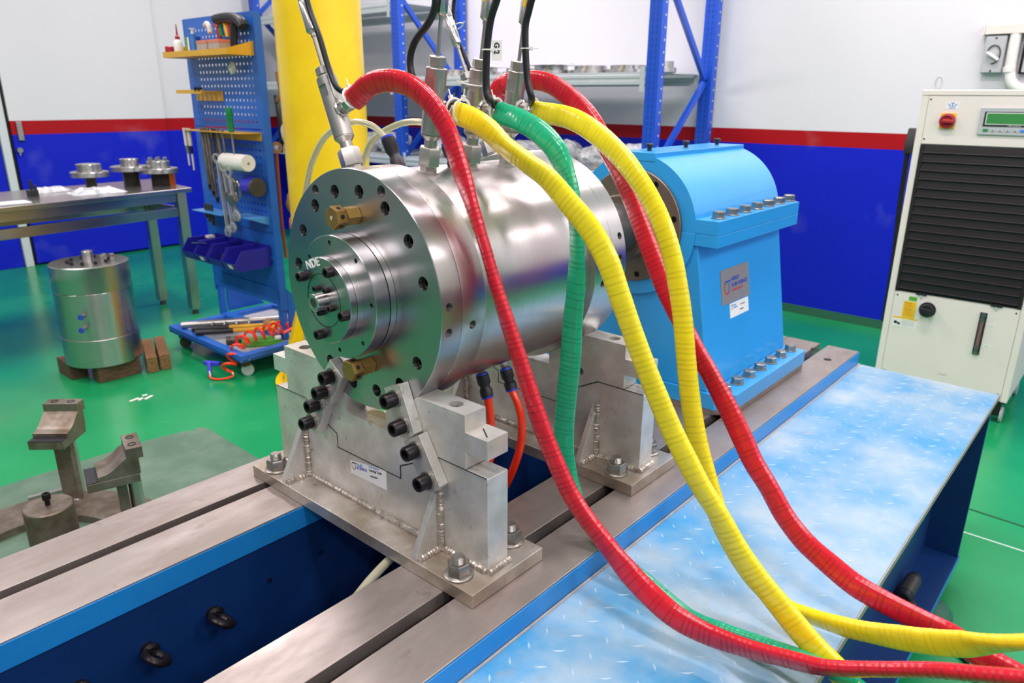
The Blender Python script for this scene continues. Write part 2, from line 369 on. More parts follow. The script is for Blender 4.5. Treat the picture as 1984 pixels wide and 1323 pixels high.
def text(name, s, size, mat, org, right, up, parent, label=None, h=.0003, align='LEFT', bold=0):
    c = bpy.data.curves.new(name, 'FONT'); c.body = s; c.size = size; c.extrude = h; c.align_x = align; c.offset = bold
    t = bpy.data.objects.new(name, c); me = bpy.data.meshes.new_from_object(t); bpy.data.objects.remove(t, do_unlink=True)
    r, u = V(right).normalized(), V(up).normalized(); u = (u - r * u.dot(r)).normalized(); n = r.cross(u)
    me.transform(Matrix(((r.x, u.x, n.x, org[0] - W[parent].x), (r.y, u.y, n.y, org[1] - W[parent].y), (r.z, u.z, n.z, org[2] - W[parent].z), (0, 0, 0, 1))))
    o = bpy.data.objects.new(name, me); COL.objects.link(o); o.parent = parent; me.materials.clear(); me.materials.append(M[mat]); W[o] = W[parent]
    if label: o['label'] = label
    return o
# ================================================================== room
XB, YL = 5.32, 7.7
struct('floor', MB().box(-3.2, XB + .1, -4.2, YL + .1, -.08, 0), 'floor')
struct('wall_back', MB().box(XB, XB + .1, -4.2, YL + .1, 0, 4.3), 'wall_back')
struct('wall_left', MB().box(-3.2, XB, YL, YL + .1, 0, 4.3), 'wall_left')
struct('wall_front', MB().box(-3.3, -3.2, -4.2, YL + .1, 0, 4.3), 'wall_front')
struct('wall_right', MB().box(-3.2, XB, -4.3, -4.2, 0, 4.3), 'wall_plain')
struct('ceiling', MB().box(-3.3, XB + .1, -4.3, YL + .1, 4.2, 4.3), 'ceil')
d1 = struct('door_1', MB().box(2.13, 3.49, YL - .05, YL - .002, .02, 2.6), 'wall_left', .004)
part('door_handle', MB().box(2.17, 2.215, YL - .075, YL - .048, 1.11, 1.27), 'stainless', d1, .004, 'steel pull handle plate')
lk = MB().cyl((2.16, YL - .085, 1.03), (2.16, YL - .048, 1.03), .022); lk.cyl((2.16, YL - .07, .985), (2.16, YL - .06, 1.03), .006, n=8)
part('door_lock', lk, 'stainless', d1)
struct('trim_1', MB().box(2.035, 2.10, YL - .06, YL - .002, 0, 2.7), 'door_grey', .004)
struct('trim_2', MB().box(2.10, 2.128, YL - .03, YL - .002, 0, 2.7), 'hole')
struct('trim_3', MB().box(1.75, 2.03, YL - .03, YL - .002, 0, 1.4), 'wall_left', .003)
struct('baseboard_back', MB().box(XB - .012, XB - .001, -4.2, YL, 0, .06), 'rubbergreen')
def strip(a, b, wd, z, nm, mat):
    return struct(nm, MB().obox((a[0], a[1], z), (b[0], b[1], z), wd, .002), mat)
strip((3.055, .62), (3.01, -.7), .008, .001, 'trim_4', 'joint')
strip((2.84, .62), (2.865, -.7), .006, .001, 'trim_5', 'stripepaint')
# ================================================================== test bed
bed = thing('test_bed', 'long blue test bed with two slotted grey steel rails carrying the big steel cylinder', 'machine bed', (.8, 1.045, 0))
BX0, BX1 = -.75, 2.514
def rail(y0, s0, s1, y1):
    m = MB()
    m.prism([(y0, .652), (s0 - .012, .652), (s0 - .012, .672), (s0, .672), (s0, .7), (y0, .7)], 'x', BX0, BX1)
    m.prism([(s1, .7), (s1, .672), (s1 + .012, .672), (s1 + .012, .652), (y1, .652), (y1, .7)], 'x', BX0, BX1)
    return m
rl = rail(.65, .7505, .778, .887); part('rail', rl, 'rail', bed, .0012, 'right rail with a T-slot')
rl = rail(1.195, 1.314, 1.339, 1.445); part('rail', rl, 'rail', bed, .0012, 'left rail with a T-slot')
for nm, y0, y1 in (('rail_edge', .6475, .6498), ('rail_edge', .8872, .8895), ('rail_edge', 1.1925, 1.1948), ('rail_edge', 1.4452, 1.4475)):
    part(nm, MB().box(BX0, BX1, y0, y1, .651, .6965), 'bed', bed)
part('slot_floor', MB().box(BX0, BX1, .73, .80, .60, .612), 'dgrey', bed)
part('slot_floor', MB().box(BX0, BX1, 1.295, 1.36, .60, .612), 'dgrey', bed)
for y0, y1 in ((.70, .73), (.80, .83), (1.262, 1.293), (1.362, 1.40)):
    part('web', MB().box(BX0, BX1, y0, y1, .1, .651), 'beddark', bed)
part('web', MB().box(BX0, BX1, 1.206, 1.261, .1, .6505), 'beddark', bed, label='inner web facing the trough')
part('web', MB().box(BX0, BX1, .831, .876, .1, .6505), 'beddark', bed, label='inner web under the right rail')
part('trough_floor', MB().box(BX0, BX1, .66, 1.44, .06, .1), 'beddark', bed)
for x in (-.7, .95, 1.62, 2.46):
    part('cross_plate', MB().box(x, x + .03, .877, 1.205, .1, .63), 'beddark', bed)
part('end_plate', MB().box(2.49, 2.515, .652, 1.443, .1, .6505), 'bed', bed)
endtop = MB().box(1.62, 2.5135, .8895, 1.1925, .655, .6995); part('end_bridge_plate', endtop, 'rail', bed, .001)
for x in (-.55, .9, 2.3):
    for y in (.76, 1.33):
        part('bed_foot', MB().cyl((x, y, 0), (x, y, .06), .09, .07), 'rubbergreen', bed)
def eye_mb():
    m = MB(); m.cyl((0, 0, -.002), (0, 0, .012), .014); m.cyl((0, 0, .012), (0, 0, .018), .017, .012)
    pts = [V((.020 * math.cos(a), 0, .034 + .02 * math.sin(a))) for a in [2 * PI * i / 20 for i in range(20)]]
    m.tube(pts, .0075, 10, closed=True); return m
for x, z in ((.511, .553), (.387, .548), (.27, .545)):
    inst('lifting_eye', 'eye', eye_mb, 'black_ox', (x, 1.206, z), (0, -1, 0), bed, 2.5)
for x, z in ((.634, .559), (.759, .562)):
    inst('tapped_hole', 'thole', lambda: MB().ring((0, 0, 0), (0, 0, 1), .0055, .0032, .001, 16), 'hole', (x, 1.2055, z), (0, -1, 0), bed)
for x, y in ((2.439, .771), (2.361, .700)):
    inst('tapped_hole', 'thole2', lambda: MB().cyl((0, 0, 0), (0, 0, .0006), .012), 'hole', (x, y, .7), (0, 0, 1), bed)
for x in (.94, 1.39): part('slot_nut', MB().box(x - .0, x + .035, .738, .79, .63, .668), 'zinc', bed, .001)
part('slot_nut', MB().box(.675, .71, .738, .79, .63, .668), 'zinc', bed, .001)
# ================================================================== work platform beside the bed
pf = thing('work_platform', 'light blue checker-plate platform on an I-beam frame beside the test bed', 'platform', (1.2, .44, 0))
PX0, PX1 = -.7, 2.521
dk = MB().prism([(.240, .6415), (.6468, .6415), (.6468, .655), (.240, .655)], 'x', PX0, PX1)
part('deck_plate', dk, 'deck', pf, .001)
part('plate_edge', MB().box(PX0, PX1, .2372, .2398, .641, .6555), 'nameplate', pf, 0, 'bare worn steel edge')
tr = MB(); rnd = random.Random(3)
for i in range(int((PX1 - .35) / .047)):
    for j in range(9):
        x = .38 + i * .047 + (.0235 if j % 2 else 0); y = .262 + j * .0445
        if x > PX1 - .03 or y > .63: continue
        a = math.radians(-47 if j % 2 else 43); L_, wd, h = (.0115 if j % 2 else .009), (.0026 if j % 2 else .002), (.0011 if j % 2 else .0006)
        c, s_ = math.cos(a), math.sin(a); P = lambda u, v, z: (x + u * c - v * s_, y + u * s_ + v * c, z)
        tr.add([P(-L_, 0, .655), P(0, -wd, .655), P(L_, 0, .655), P(0, wd, .655), P(-L_ * .5, 0, .655 + h), P(L_ * .5, 0, .655 + h)], [(0, 1, 5, 4), (1, 2, 5), (2, 3, 4, 5), (3, 0, 4)])
part('tread_pattern', tr, 'tread', pf, kind='stuff', label='raised tread dashes')
part('sealant_line', MB().obox((PX0, .6445, .6555), (PX1, .6445, .6555), .004, .003), 'card', pf, label='pale sealant along the bed edge')
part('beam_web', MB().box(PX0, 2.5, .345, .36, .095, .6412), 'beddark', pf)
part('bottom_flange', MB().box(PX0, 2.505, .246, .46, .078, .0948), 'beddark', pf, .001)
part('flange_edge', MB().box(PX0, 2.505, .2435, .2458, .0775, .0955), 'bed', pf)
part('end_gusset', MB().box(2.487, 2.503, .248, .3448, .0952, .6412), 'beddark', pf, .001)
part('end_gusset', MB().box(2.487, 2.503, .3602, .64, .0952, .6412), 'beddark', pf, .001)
for x in (2.26, .2):
    f = part('levelling_foot', MB().lathe([(.085, 0), (.085, .012), (.07, .03), (.03, .04), (.03, .077)], (x, .285, 0), (0, 0, 1), 32), 'rubbergreen', pf)
    m = MB().hexnut((x, .285, .0951), (0, 0, 1), .036, .016); m.cyl((x, .285, .0951), (x, .285, .118), .011)
    part('levelling_bolt', m, 'black_ox', f) if x < 1 else None
fb = MB().cyl((2.115, .300, .0951), (2.115, .300, .099), .026); fb.hexnut((2.115, .300, .0985), (0, 0, 1), .033, .018)
part('foot_bolt', fb, 'dgrey', pf)
ln = MB().lathe([(.017, 0), (.022, .004), (.022, .11), (.017, .125)], (2.095, .316, .128), (.96, -.02, .06), 24)
sensor = solo('spotlight', ln, 'dgrey', 'small dark cylindrical lamp lying in the platform beam below the deck edge', 'lamp')
sensor.data.materials.clear(); sensor.data.materials.append(M['bplastic'])
cl = MB().tube(spline([(2.10, .316, .128), (2.06, .305, .12), (2.04, .296, .105), (2.045, .287, .0985)], .008), .006, 8)
part('plug_lead', cl, 'rubber', sensor)
part('sleeve', MB().cyl((2.12, .3155, .1296), (2.195, .314, .1342), .0226), 'dgrey', sensor, label='grey metal barrel')
wk = MB().tube(spline([(2.2, .19, .006), (2.128, .167, .006), (2.106, .137, .006), (2.064, .110, .006), (2.0, .085, .006), (1.9, .06, .006)], .02), .005, 8)
solo('power_cord', wk, 'rubber', 'thin black cord on the green floor by the platform foot', 'cord')
# ================================================================== bearing supports (two, front and rear)
YC, ZC, RF = 1.048, 1.165, .2188
def arc(y_from, y_to, r, k=20):
    a0 = math.atan2(-math.sqrt(max(0, r * r - (y_from - YC) ** 2)), y_from - YC); a1 = math.atan2(-math.sqrt(max(0, r * r - (y_to - YC) ** 2)), y_to - YC)
    return [(YC + r * math.cos(a0 + (a1 - a0) * i / k), ZC + r * math.sin(a0 + (a1 - a0) * i / k)) for i in range(k + 1)]
def stud_nut(parent, p):
    b = inst('hold_down_nut', 'hnut', lambda: MB().hexnut((0, 0, .004), (0, 0, 1), .036, .022), 'zinc', p, (0, 0, 1), parent, random.uniform(0, 1))
    sub('washer', 'hwash', lambda: MB().lathe([(.024, 0), (.0255, .001), (.0255, .003), (.024, .004)], (0, 0, 0), (0, 0, 1), 32), 'zinc', b)
    def st():
        m = MB(); pr = [(.0115, .02)]
        for i in range(5): pr += [(.0115, .0262 + i * .0022), (.0107, .0273 + i * .0022)]
        pr += [(.0095, .0385)]; return m.lathe(pr, (0, 0, 0), (0, 0, 1), 20)
    sub('stud', 'hstud', st, 'zinc', b)
def weld(pts, r=.0055, seed=1):
    rr = random.Random(seed); P = spline(pts, .0028)
    ph = rr.uniform(0, 6)
    P = [p + V((rr.uniform(-1, 1), rr.uniform(-1, 1), rr.uniform(-1, 1))) * .0006 for p in P]
    return MB().tube(P, lambda i, a: r * (1 + .16 * math.sin(a * 900 + ph) + rr.uniform(-.06, .1)), 8)
def support(dx, label, front):
    t = thing('bearing_support', label, 'support bracket', (.81 + dx, YC, .7), 'stepped steel supports under the big cylinder')
    X0, X1 = .78 + dx, .830 + dx
    part('base_plate', MB().box(.718 + dx, .901 + dx, .708, 1.382, .7003, .7262), 'plate', t, .0012)
    low = [(.730, .7263), (.730, .9055), (.846, .9055), (.950, .8525), (.950, .8265), (1.144, .8265), (1.144, .8565), (1.188, .8735), (1.247, .9055), (1.3555, .9055), (1.3555, .7263)]
    part('lower_block', MB().prism(low, 'x', X0, X1), 'block', t, .001)
    rt = RF + (.0002 if front else .0062); zc = .9145
    up = [(1.31, .9068), (1.31, .942), (1.3565, .942), (1.3565, .977), (1.31, .977), (1.31, 1.005)]
    def yarc(z): return math.sqrt(rt * rt - (ZC - z) ** 2)
    up += arc(YC + yarc(1.005), 1.109, rt, 10) + [(1.109, zc), (.985, zc)] + arc(.985, YC - yarc(1.005), rt, 10)
    up += [(.781, 1.005), (.781, .974), (.7305, .974), (.7305, .939), (.781, .939), (.781, .9068), (.843, .9068), (.849, .9066), (.9512, .854), (.9512, .8278), (1.1428, .8278), (1.1428, .8577), (1.186, .8748), (1.246, .9068)]
    sd = part('saddle_block', MB().prism(up, 'x', X0, X1), 'block', t, .0008)
    sl = [(1.354, .9061), (1.31, .9061), (1.2465, .9061), (1.187, .8741), (1.1434, .8571), (1.1434, .8271), (.9506, .8271), (.9506, .853), (.8475, .906), (.781, .9061), (.732, .9061)]
    part('parting_line', MB().tube([(X0 - .0002, y, z) for y, z in sl], .0009, 6), 'hole', t)
    m = MB()
    for y in (.826, 1.27): m.cyl((X0 + .025, y, .985), (X0 + .025, y, 1.02), .013)
    if not front:
        m.cyl((X0 - .01, .895, .918), (X0 + .02, .895, .918), .0085); m.cyl((X0 - .01, 1.2, .918), (X0 + .02, 1.2, .918), .0085)
    sd.modifiers.clear(); cut(sd, m)
    for y in (.826, 1.27):
        inst('sunk_screw', 'sunk', lambda: MB().socket((0, 0, 0), (0, 0, 1), .0095, .012), 'dgrey', (X0 + .025, y, .9851), (0, 0, 1), t)
    for y in (.852, 1.262):
        g = MB().prism([(.7205 + dx, .7263), (.7205 + dx, .737), (X0 - .0005, .853), (X0 - .0005, .7263)], 'y', y - .0065, y + .0065)
        part('gusset', g, 'block', t, .001)
    wl = [[(X0 - .002, .733, .7285), (X0 - .002, .84, .7285)], [(X0 - .002, .865, .7285), (X0 - .002, 1.05, .7285), (X0 - .002, 1.25, .7285)], [(X0 - .002, 1.274, .7285), (X0 - .002, 1.352, .7285)],
          [(X0 - .003, .727, .729), (X1 + .001, .727, .729)],
          [(X0 - .002, .8425, .730), (X0 - .002, .8435, .79), (X0 - .002, .845, .855)], [(X0 - .002, 1.2525, .730), (X0 - .002, 1.253, .79), (X0 - .002, 1.2535, .852)],
          [(.722 + dx, .8435, .7285), (X0 - .002, .8425, .7285)], [(.722 + dx, 1.2525, .7285), (X0 - .002, 1.2525, .7285)]]
    for i, p in enumerate(wl): part('weld_bead', weld(p, .006 if i not in (4, 5) else .0068, i + int(dx * 10)), 'weld', t)
    for x, y in ((.744, .765), (.744, 1.326), (.877, .765), (.877, 1.326)): stud_nut(t, (x + dx, y, .7262))
    return t
sf = support(0, 'front stepped grey steel support with black cap screws and clamp bars, nearest the camera', True)
def bar(b0, b1, w_=.047, ext=.022):
    """clamp bar lying on the front face of the support, through two bolt centres (y, z)"""
    a, b = V((b0[0], b0[1])), V((b1[0], b1[1])); d = (b - a).normalized(); n = V((-d.y, d.x)); h = w_ / 2
    q = [a - d * ext - n * h, a - d * ext + n * h, b + d * ext * .8 + n * h, b + d * ext + n * (h - .008), b + d * ext - n * (h - .008), b + d * ext * .8 - n * h]
    return MB().prism([tuple(p) for p in q], 'x', .759, .7797)
for b0, b1 in (((.931, 1.000), (.912, .954)), ((.881, .917), (.852, .869)), ((1.113, .995), (1.140, .957)), ((1.170, .921), (1.195, .876))):
    c = part('clamp_bar', bar(b0, b1), 'block', sf, .0012)
    for b in (b0, b1):
        s = inst('cap_screw', 'capscrew', lambda: MB().socket((0, 0, .004), (0, 0, 1), .0135, .0215, .0155), 'black_ox', (.7588, b[0], b[1]), (-1, 0, 0), c, random.uniform(0, 1))
        sw = sub('washer', 'capwash', lambda: MB().ring((0, 0, 0), (0, 0, 1), .0165, .008, .004), 'zinc', c)
        sw.location = s.location; sw.rotation_euler = s.rotation_euler
lb = part('asset_label', MB().prism([(1.104, .812), (.9925, .8285), (.9935, .786), (1.105, .783)], 'x', .7794, .7799), 'white', sf, label='white company label')
def logo(parent, ctr, R_, right, up, mats, th=.0003):
    """ring mark with a flat bar across its top: blue bar and right side, red bowl"""
    c = V(ctr); r, u = V(right).normalized(), V(up).normalized(); n = r.cross(u)
    def band(a0, a1, mat, nm):
        vs = []; k = 14
        for i in range(k + 1):
            a = math.radians(a0 + (a1 - a0) * i / k); wv = .26 - .12 * abs(i / k - .5) if mat else .2
            for q in (1.0, 1.0 - wv): vs.append(c + (r * math.cos(a) * .72 + u * math.sin(a)) * R_ * q + n * th)
        m = MB().add(vs, [(2 * i, 2 * i + 1, 2 * i + 3, 2 * i + 2) for i in range(k)]); part(nm, m, mat, parent)
    band(150, 300, mats[1], 'logo_bowl'); band(300, 395, mats[0], 'logo_arm')
    p = [c + r * x * R_ + u * y * R_ + n * th for x, y in ((-.62, .52), (-.3, .86), (1.25, .86), (1.0, .60), (-.2, .60), (-.5, .42))]
    part('logo_bar', MB().add(p, [(0, 5, 4, 3, 2, 1)]), mats[0], parent)
logo(lb, (.7794, 1.094, .803), .0088, (0, -1, .13), (0, .13, 1), ('blackmark', 'redmark'))
RT, UPV = (0, -1, .148), (0, .148, 1)
text('lettering', 'FLUID', .0075, 'lbluemark', (.7793, 1.084, .8065), RT, UPV, lb)
text('lettering', 'SCIENCE', .0085, 'bluemark', (.7793, 1.084, .7995), RT, UPV, lb, bold=.0001)
text('lettering', 'FLUID SCIENCE', .0046, 'lbluemark', (.7793, 1.045, .8165), RT, UPV, lb)
text('lettering', 'Test Rig Tools', .0066, 'blackmark', (.7793, 1.045, .8085), RT, UPV, lb, bold=.00015)
text('lettering', '10/21/2018', .0050, 'blackmark', (.7793, 1.042, .797), RT, UPV, lb, bold=.0001)
sb = support(.482, 'rear stepped grey steel support without clamp bars, beside the blue bearing housing', False)
# ================================================================== the big cylinder
ves = thing('test_cylinder', 'large bright steel test cylinder lying on two supports, bolted front flange marked NDE', 'test vessel', (1.04, YC, ZC - .2188))
ax = lambda x: (x, YC, ZC)
def turned(name, prof, mat='turned', n=96, label=None, ang=25):
    return part(name, MB().lathe([(r, x - .6) for r, x in prof], ax(.6), (1, 0, 0), n, prof[0] != prof[-1]), mat, ves, label=label, ang=ang)
c = .0012
ef = turned('end_flange', [(.09, .7802), (RF - c, .7802), (RF, .7802 + c), (RF, .8262), (RF - .0006, .8268), (.19, .8268)], 'turned_face', label='front end flange with a ring of socket screws')
fr_ = turned('flange_ring', [(.19, .827), (RF - .0006, .827), (RF, .8276), (RF, .883 - c), (RF - c, .884), (.19, .884)])
turned('barrel', [(.15, .8842), (.2105, .8842), (.2105, 1.2008), (.15, 1.2008)])
rr_ = turned('rear_ring', [(.15, 1.201), (.2235, 1.201), (.2245, 1.202), (.2245, 1.2625), (.2239, 1.263), (.15, 1.263)])
rf_ = turned('rear_flange', [(.15, 1.2632), (.2239, 1.2632), (.2245, 1.2638), (.2245, 1.311), (.2235, 1.312), (.06, 1.312)])
ANG = [148.9, 127.3, 105.2, 83.3, 61, 37.8, 14.8, -32, -54.2, -77.5, -99.6, -122.8, 171.5, -167]
HOL = [(.203, 121.5), (.203, 66.6)]
def fpos(r, a, x): return (x, YC - r * math.cos(math.radians(a)), ZC + r * math.sin(math.radians(a)))
m = MB()
for a in ANG: m.cyl(fpos(.182, a, .77), fpos(.182, a, .802), .0118)
for r, a in HOL: m.cyl(fpos(r, a, .77), fpos(r, a, .81), .0098)
for x, a in ((.797, 2.8), (.797, -8.6)):
    p = fpos(RF + .01, a, x); q = fpos(RF - .03, a, x); m.cyl(p, q, .0075)
cut(ef, m)
for a in ANG:
    inst('flange_screw', 'fscrew', lambda: MB().socket((0, 0, 0), (0, 0, 1), .0098, .0135, .0105), 'black_ox', fpos(.182, a, .8018), (-1, 0, 0), ves, a)
def thread_mb():
    m = MB(); pr = []
    for i in range(9): pr += [(.0094, i * .002), (.0084, i * .002 + .001)]
    return m.lathe(pr, (0, 0, 0), (0, 0, 1), 24, False)
for r, a in HOL: inst('thread_insert', 'thread', thread_mb, 'dgrey', fpos(r, a, .7825), (1, 0, 0), ves)
for o_, R_, lst in ((fr_, RF, ((.853, -8.2),)), (rr_, .2245, ((1.23, -7.2),)), (rf_, .2245, ((1.295, 16), (1.290, 4.2)))):
    m = MB()
    for x, a in lst: m.cyl(fpos(R_ + .01, a, x), fpos(R_ - .024, a, x), .0078)
    cut(o_, m)
    for x, a in lst: inst('thread_insert', 'thread2', lambda: MB().lathe([q for i in range(9) for q in ((.0078, -.002 * i), (.0068, -.002 * i - .001))], (0, 0, 0), (0, 0, 1), 20, False), 'dgrey', fpos(R_ - .001, a, x), V(fpos(1, a, x)) - V(ax(x)), ves)
for x, a in ((.797, 2.8), (.797, -8.6)): inst('thread_insert', 'thread2', lambda: MB().lathe([q for i in range(9) for q in ((.0074, -.002 * i), (.0066, -.002 * i - .001))], (0, 0, 0), (0, 0, 1), 20, False), 'dgrey', fpos(RF - .001, a, x), V(fpos(1, a, x)) - V(ax(x)), ves)
turned('spacer_ring', [(.08, .7657), (.1080, .7657), (.1080, .7805), (.08, .7805)], 'turned')
cr = turned('cover_ring', [(.05, .735), (.1085, .735), (.1095, .736), (.1095, .7640), (.1085, .7648), (.05, .7648)], 'turned_face')
m = MB()
for a in (96, 139.5, 50.4, 2.2, -45.9, -91, -140, 178): m.cyl(fpos(.0965, a, .73), fpos(.0965, a, .75), .0042)
cut(cr, m)
turned('hub_base', [(.03, .7222), (.0752, .7222), (.0757, .7227), (.0757, .7352), (.03, .7352)])
hb = turned('hub_plate', [(.0472, .7085), (.0747, .7085), (.0757, .7095), (.0757, .7217), (.0752, .7220), (.0472, .7220), (.0472, .7085)], 'turned_face')
turned('hub_cap', [(.0005, .7088), (.0463, .7088), (.0463, .72), (.01, .72)], 'turned_face')
bs_ = turned('shaft_boss', [(.0088, .687), (.0145, .687), (.0155, .688), (.0155, .7089), (.0088, .7089), (.0088, .687)])
turned('boss_thread', [q for i in range(9) for q in ((.0088, .6875 + .0022 * i), (.0078, .6886 + .0022 * i))] + [(.0002, .708)], 'dgrey', 20)
for r, a in ((.063, 62), (.063, 146), (.065, -12.3), (.063, -100)):
    inst('hub_screw', 'hscrew', lambda: MB().socket((0, 0, 0), (0, 0, 1), .0088, .014, .009), 'black_ox', fpos(r, a, .7086), (-1, 0, 0), ves, a)
for r, a in ((.024, 125), (.0265, 54), (.027, -20), (.023, -105)):
    inst('hub_screw', 'hscrew2', lambda: MB().socket((0, 0, 0), (0, 0, 1), .0052, .0095, .005), 'black_ox', fpos(r, a, .7086), (-1, 0, 0), ves, a)
tx = text('marking', 'NDE', .0205, 'white', (.7082, 1.0905, 1.2135), (0, -1, .34), (0, .34, 1), ves, 'hand-painted white NDE', bold=.0006)
text('engraving', 'AA5E7/1', .0085, 'white', fpos(.1099, 56, .745), (.3, -.5, -.8), (-.9, -.2, -.35), ves)
def plug(r, a, spin):
    p = fpos(r, a, .7797)
    inst('brass_plug', 'bplug', lambda: MB().cyl((0, 0, 0), (0, 0, .0265), .0165, n=6, ang0=.3), 'brass', p, (-1, 0, 0), ves, spin)
    o = inst('brass_plug_head', 'bplugh', lambda: MB().lathe([(.013, .0263), (.013, .0295), (.0196, .0295), (.0200, .0300), (.0200, .0498), (.0192, .0505)], (0, 0, 0), (0, 0, 1), 6), 'brass', p, (-1, 0, 0), ves, spin)
    for k in range(6):
        w_ = k * PI / 3
        h = sub('drilled_hole', 'bh%d' % k, (lambda w_=w_: MB().cyl((.01715 * math.cos(w_), .01715 * math.sin(w_), .040), (.0176 * math.cos(w_), .0176 * math.sin(w_), .040), .004, n=14)), 'hole', o)
plug(.141, 86, .15); plug(.132, -78, .5)
_c = fpos(.141, 86, .7291)
text('engraving', 'V', .011, 'nylon', (_c[0], _c[1] + .004, _c[2] - .004), (0, -1, 0), (0, 0, 1), ves)
part('scribed_mark', MB().obox((.792, .742, .9742), (.812, .770, .9742), .0025, .0006), 'blackmark', sf)
for r, x0, x1 in ((.1097, .7643, .7662), (.1083, .7798, .7804), (.0759, .7216, .7225), (RF + .0001, .8263, .8270)):
    turned('seam_line', [(r - .002, x0), (r, x0), (r, x1), (r - .002, x1)], 'hole', 72)
part('seam_line', MB().ring(ax(.7083), (1, 0, 0), .0475, .0462, .0006, 64), 'hole', ves)
# shaft to the housing
turned('shaft', [(.03, 1.3122), (.0615, 1.3122), (.0615, 1.428), (.055, 1.436), (.044, 1.44), (.044, 1.69)], 'zincbright', 64, label='bright drive shaft end')
turned('shaft_seal', [(.0625, 1.3121), (.072, 1.3121), (.072, 1.318), (.0625, 1.318)], 'hole', 48)
# ================================================================== blue bearing housing
hs = thing('bearing_housing', 'sky blue bearing housing with bolted flanges at the far end of the test bed', 'machine housing', (1.955, 1.05, .7))
HX0, HX1, HY, HZ = 1.693, 2.218, 1.05, 1.177
sp_ = [(HX0 + .05, .731), (HX1 + .003, .731), (HX1 + .003, 1.369), (HX0 + .05, 1.369), (HX0 + .003, 1.32), (HX0 + .003, .78)]
part('spacer_plate', MB().prism(sp_, 'z', .7003, .7168), 'rail', hs, .0008, 'bare steel spacer under the foot')
ft = [(HX0 + .045, .728), (HX1 + .004, .728), (HX1 + .004, 1.372), (HX0 + .045, 1.372), (HX0, 1.33), (HX0, .77)]
part('foot_flange', MB().prism(ft, 'z', .717, .761), 'hous', hs, .002)
HWB, HWT = .256, .192
pv = [(HX0 + .006, HY - HWB, .7612), (HX0 + .006, HY + HWB, .7612), (HX1, HY + HWB, .7612), (HX1, HY - HWB, .7612),
      (HX0 + .006, HY - HWT, 1.146), (HX0 + .006, HY + HWT, 1.146), (HX1, HY + HWT, 1.146), (HX1, HY - HWT, 1.146)]
part('pedestal', MB().add(pv, [(3, 2, 1, 0), (4, 5, 6, 7), (0, 1, 5, 4), (1, 2, 6, 5), (2, 3, 7, 6), (3, 0, 4, 7)]), 'hous', hs, .003)
part('lower_flange', MB().box(HX0, HX1 - .003, .802, 1.298, 1.1452, 1.1765), 'hous', hs, .0015)
RH = .187
capp = [(.802, 1.1775), (.802, 1.2115), (HY - math.sqrt(RH ** 2 - .034 ** 2) - .001, 1.2115)]
a0 = math.pi - math.asin(.0345 / RH)
top_y = .0565
a1 = math.acos(-top_y / RH); k = 18
capp += [(HY + RH * math.cos(a0 + (a1 - a0) * i / k), HZ + RH * math.sin(a0 + (a1 - a0) * i / k)) for i in range(k + 1)]
capp = capp + [(2 * HY - y, z) for y, z in capp[::-1]]
part('cap', MB().prism(capp, 'x', HX0, HX1 - .006), 'hous', hs)
part('top_pad', MB().box(HX0 - .0015, HX1 - .003, HY - .0566, HY + .0566, 1.345, 1.367), 'hous', hs, .0015)
rb_ = [(HY + RH * math.cos(a), HZ + RH * math.sin(a)) for a in [PI + PI * i / 28 for i in range(29)]]
part('front_boss', MB().prism(rb_, 'x', HX0 - .003, HX0 + .02), 'hous', hs, .0015)
hx = lambda x: (x, HY, HZ)
H = lambda nm, prof, mat, n=64, lab=None: part(nm, MB().lathe([(r, x - 1.6) for r, x in prof], hx(1.6), (1, 0, 0), n), mat, hs, label=lab)
dc = H('cover_disc', [(.05, 1.682), (.1475, 1.682), (.1495, 1.684), (.1495, 1.6895), (.05, 1.6895)], 'disc', lab='dark brown round cover disc')
m = MB()
def hpos(r, a, x): return (x, HY - r * math.cos(math.radians(a)), HZ + r * math.sin(math.radians(a)))
for i in range(8): m.cyl(hpos(.132, 13 + 45 * i, 1.67), hpos(.132, 13 + 45 * i, 1.688), .0085)
m.cyl(hpos(.132, -6, 1.67), hpos(.132, -6, 1.688), .0045)
cut(dc, m)
for i in range(8):
    inst('cover_screw', 'cscrew', lambda: MB().socket((0, 0, 0), (0, 0, 1), .007, .005), 'black_ox', hpos(.132, 13 + 45 * i, 1.6881), (-1, 0, 0), hs)
H('coupling_hub', [(.045, 1.625), (.082, 1.625), (.086, 1.632), (.086, 1.682), (.05, 1.682)], 'disc', lab='dark coupling hub')
H('coupling_sleeve', [(.0445, 1.46), (.062, 1.46), (.066, 1.47), (.066, 1.625), (.0445, 1.625)], 'dgrey')
H('sleeve_groove', [(.0665, 1.53), (.0675, 1.53), (.0675, 1.545), (.0665, 1.545)], 'hole')
def hexbolt():
    return MB().hexnut((0, 0, .003), (0, 0, 1), .0285, .0155)
def washer(): return MB().lathe([(.0185, 0), (.0190, .0006), (.0190, .0026), (.0185, .003)], (0, 0, 0), (0, 0, 1), 28)
for i in range(7):
    for y, z, x in ((.832, 1.2115, 1.75 + i * .0763), (.764, .761, 1.742 + i * .0745)):
        b = inst('hex_bolt', 'hexbolt', hexbolt, 'zinc', (x, y, z), (0, 0, 1), hs, random.uniform(0, 1)); sub('washer', 'hxw', washer, 'zinc', b)
for x in (1.757, 1.955, 2.148):
    b = inst('plug_screw', 'plugs', lambda: MB().cyl((0, 0, 0), (0, 0, .008), .006).lathe([(.006, .008), (.0105, .0125), (.0105, .0165), (.008, .019)], (0, 0, 0), (0, 0, 1), 20), 'bplastic', (x, HY, 1.367), (0, 0, 1), hs)
def onped(x, z):  # point on the sloping right face
    t = (z - .7612) / (1.146 - .7612); return V((x, HY - (HWB + (HWT - HWB) * t), z))
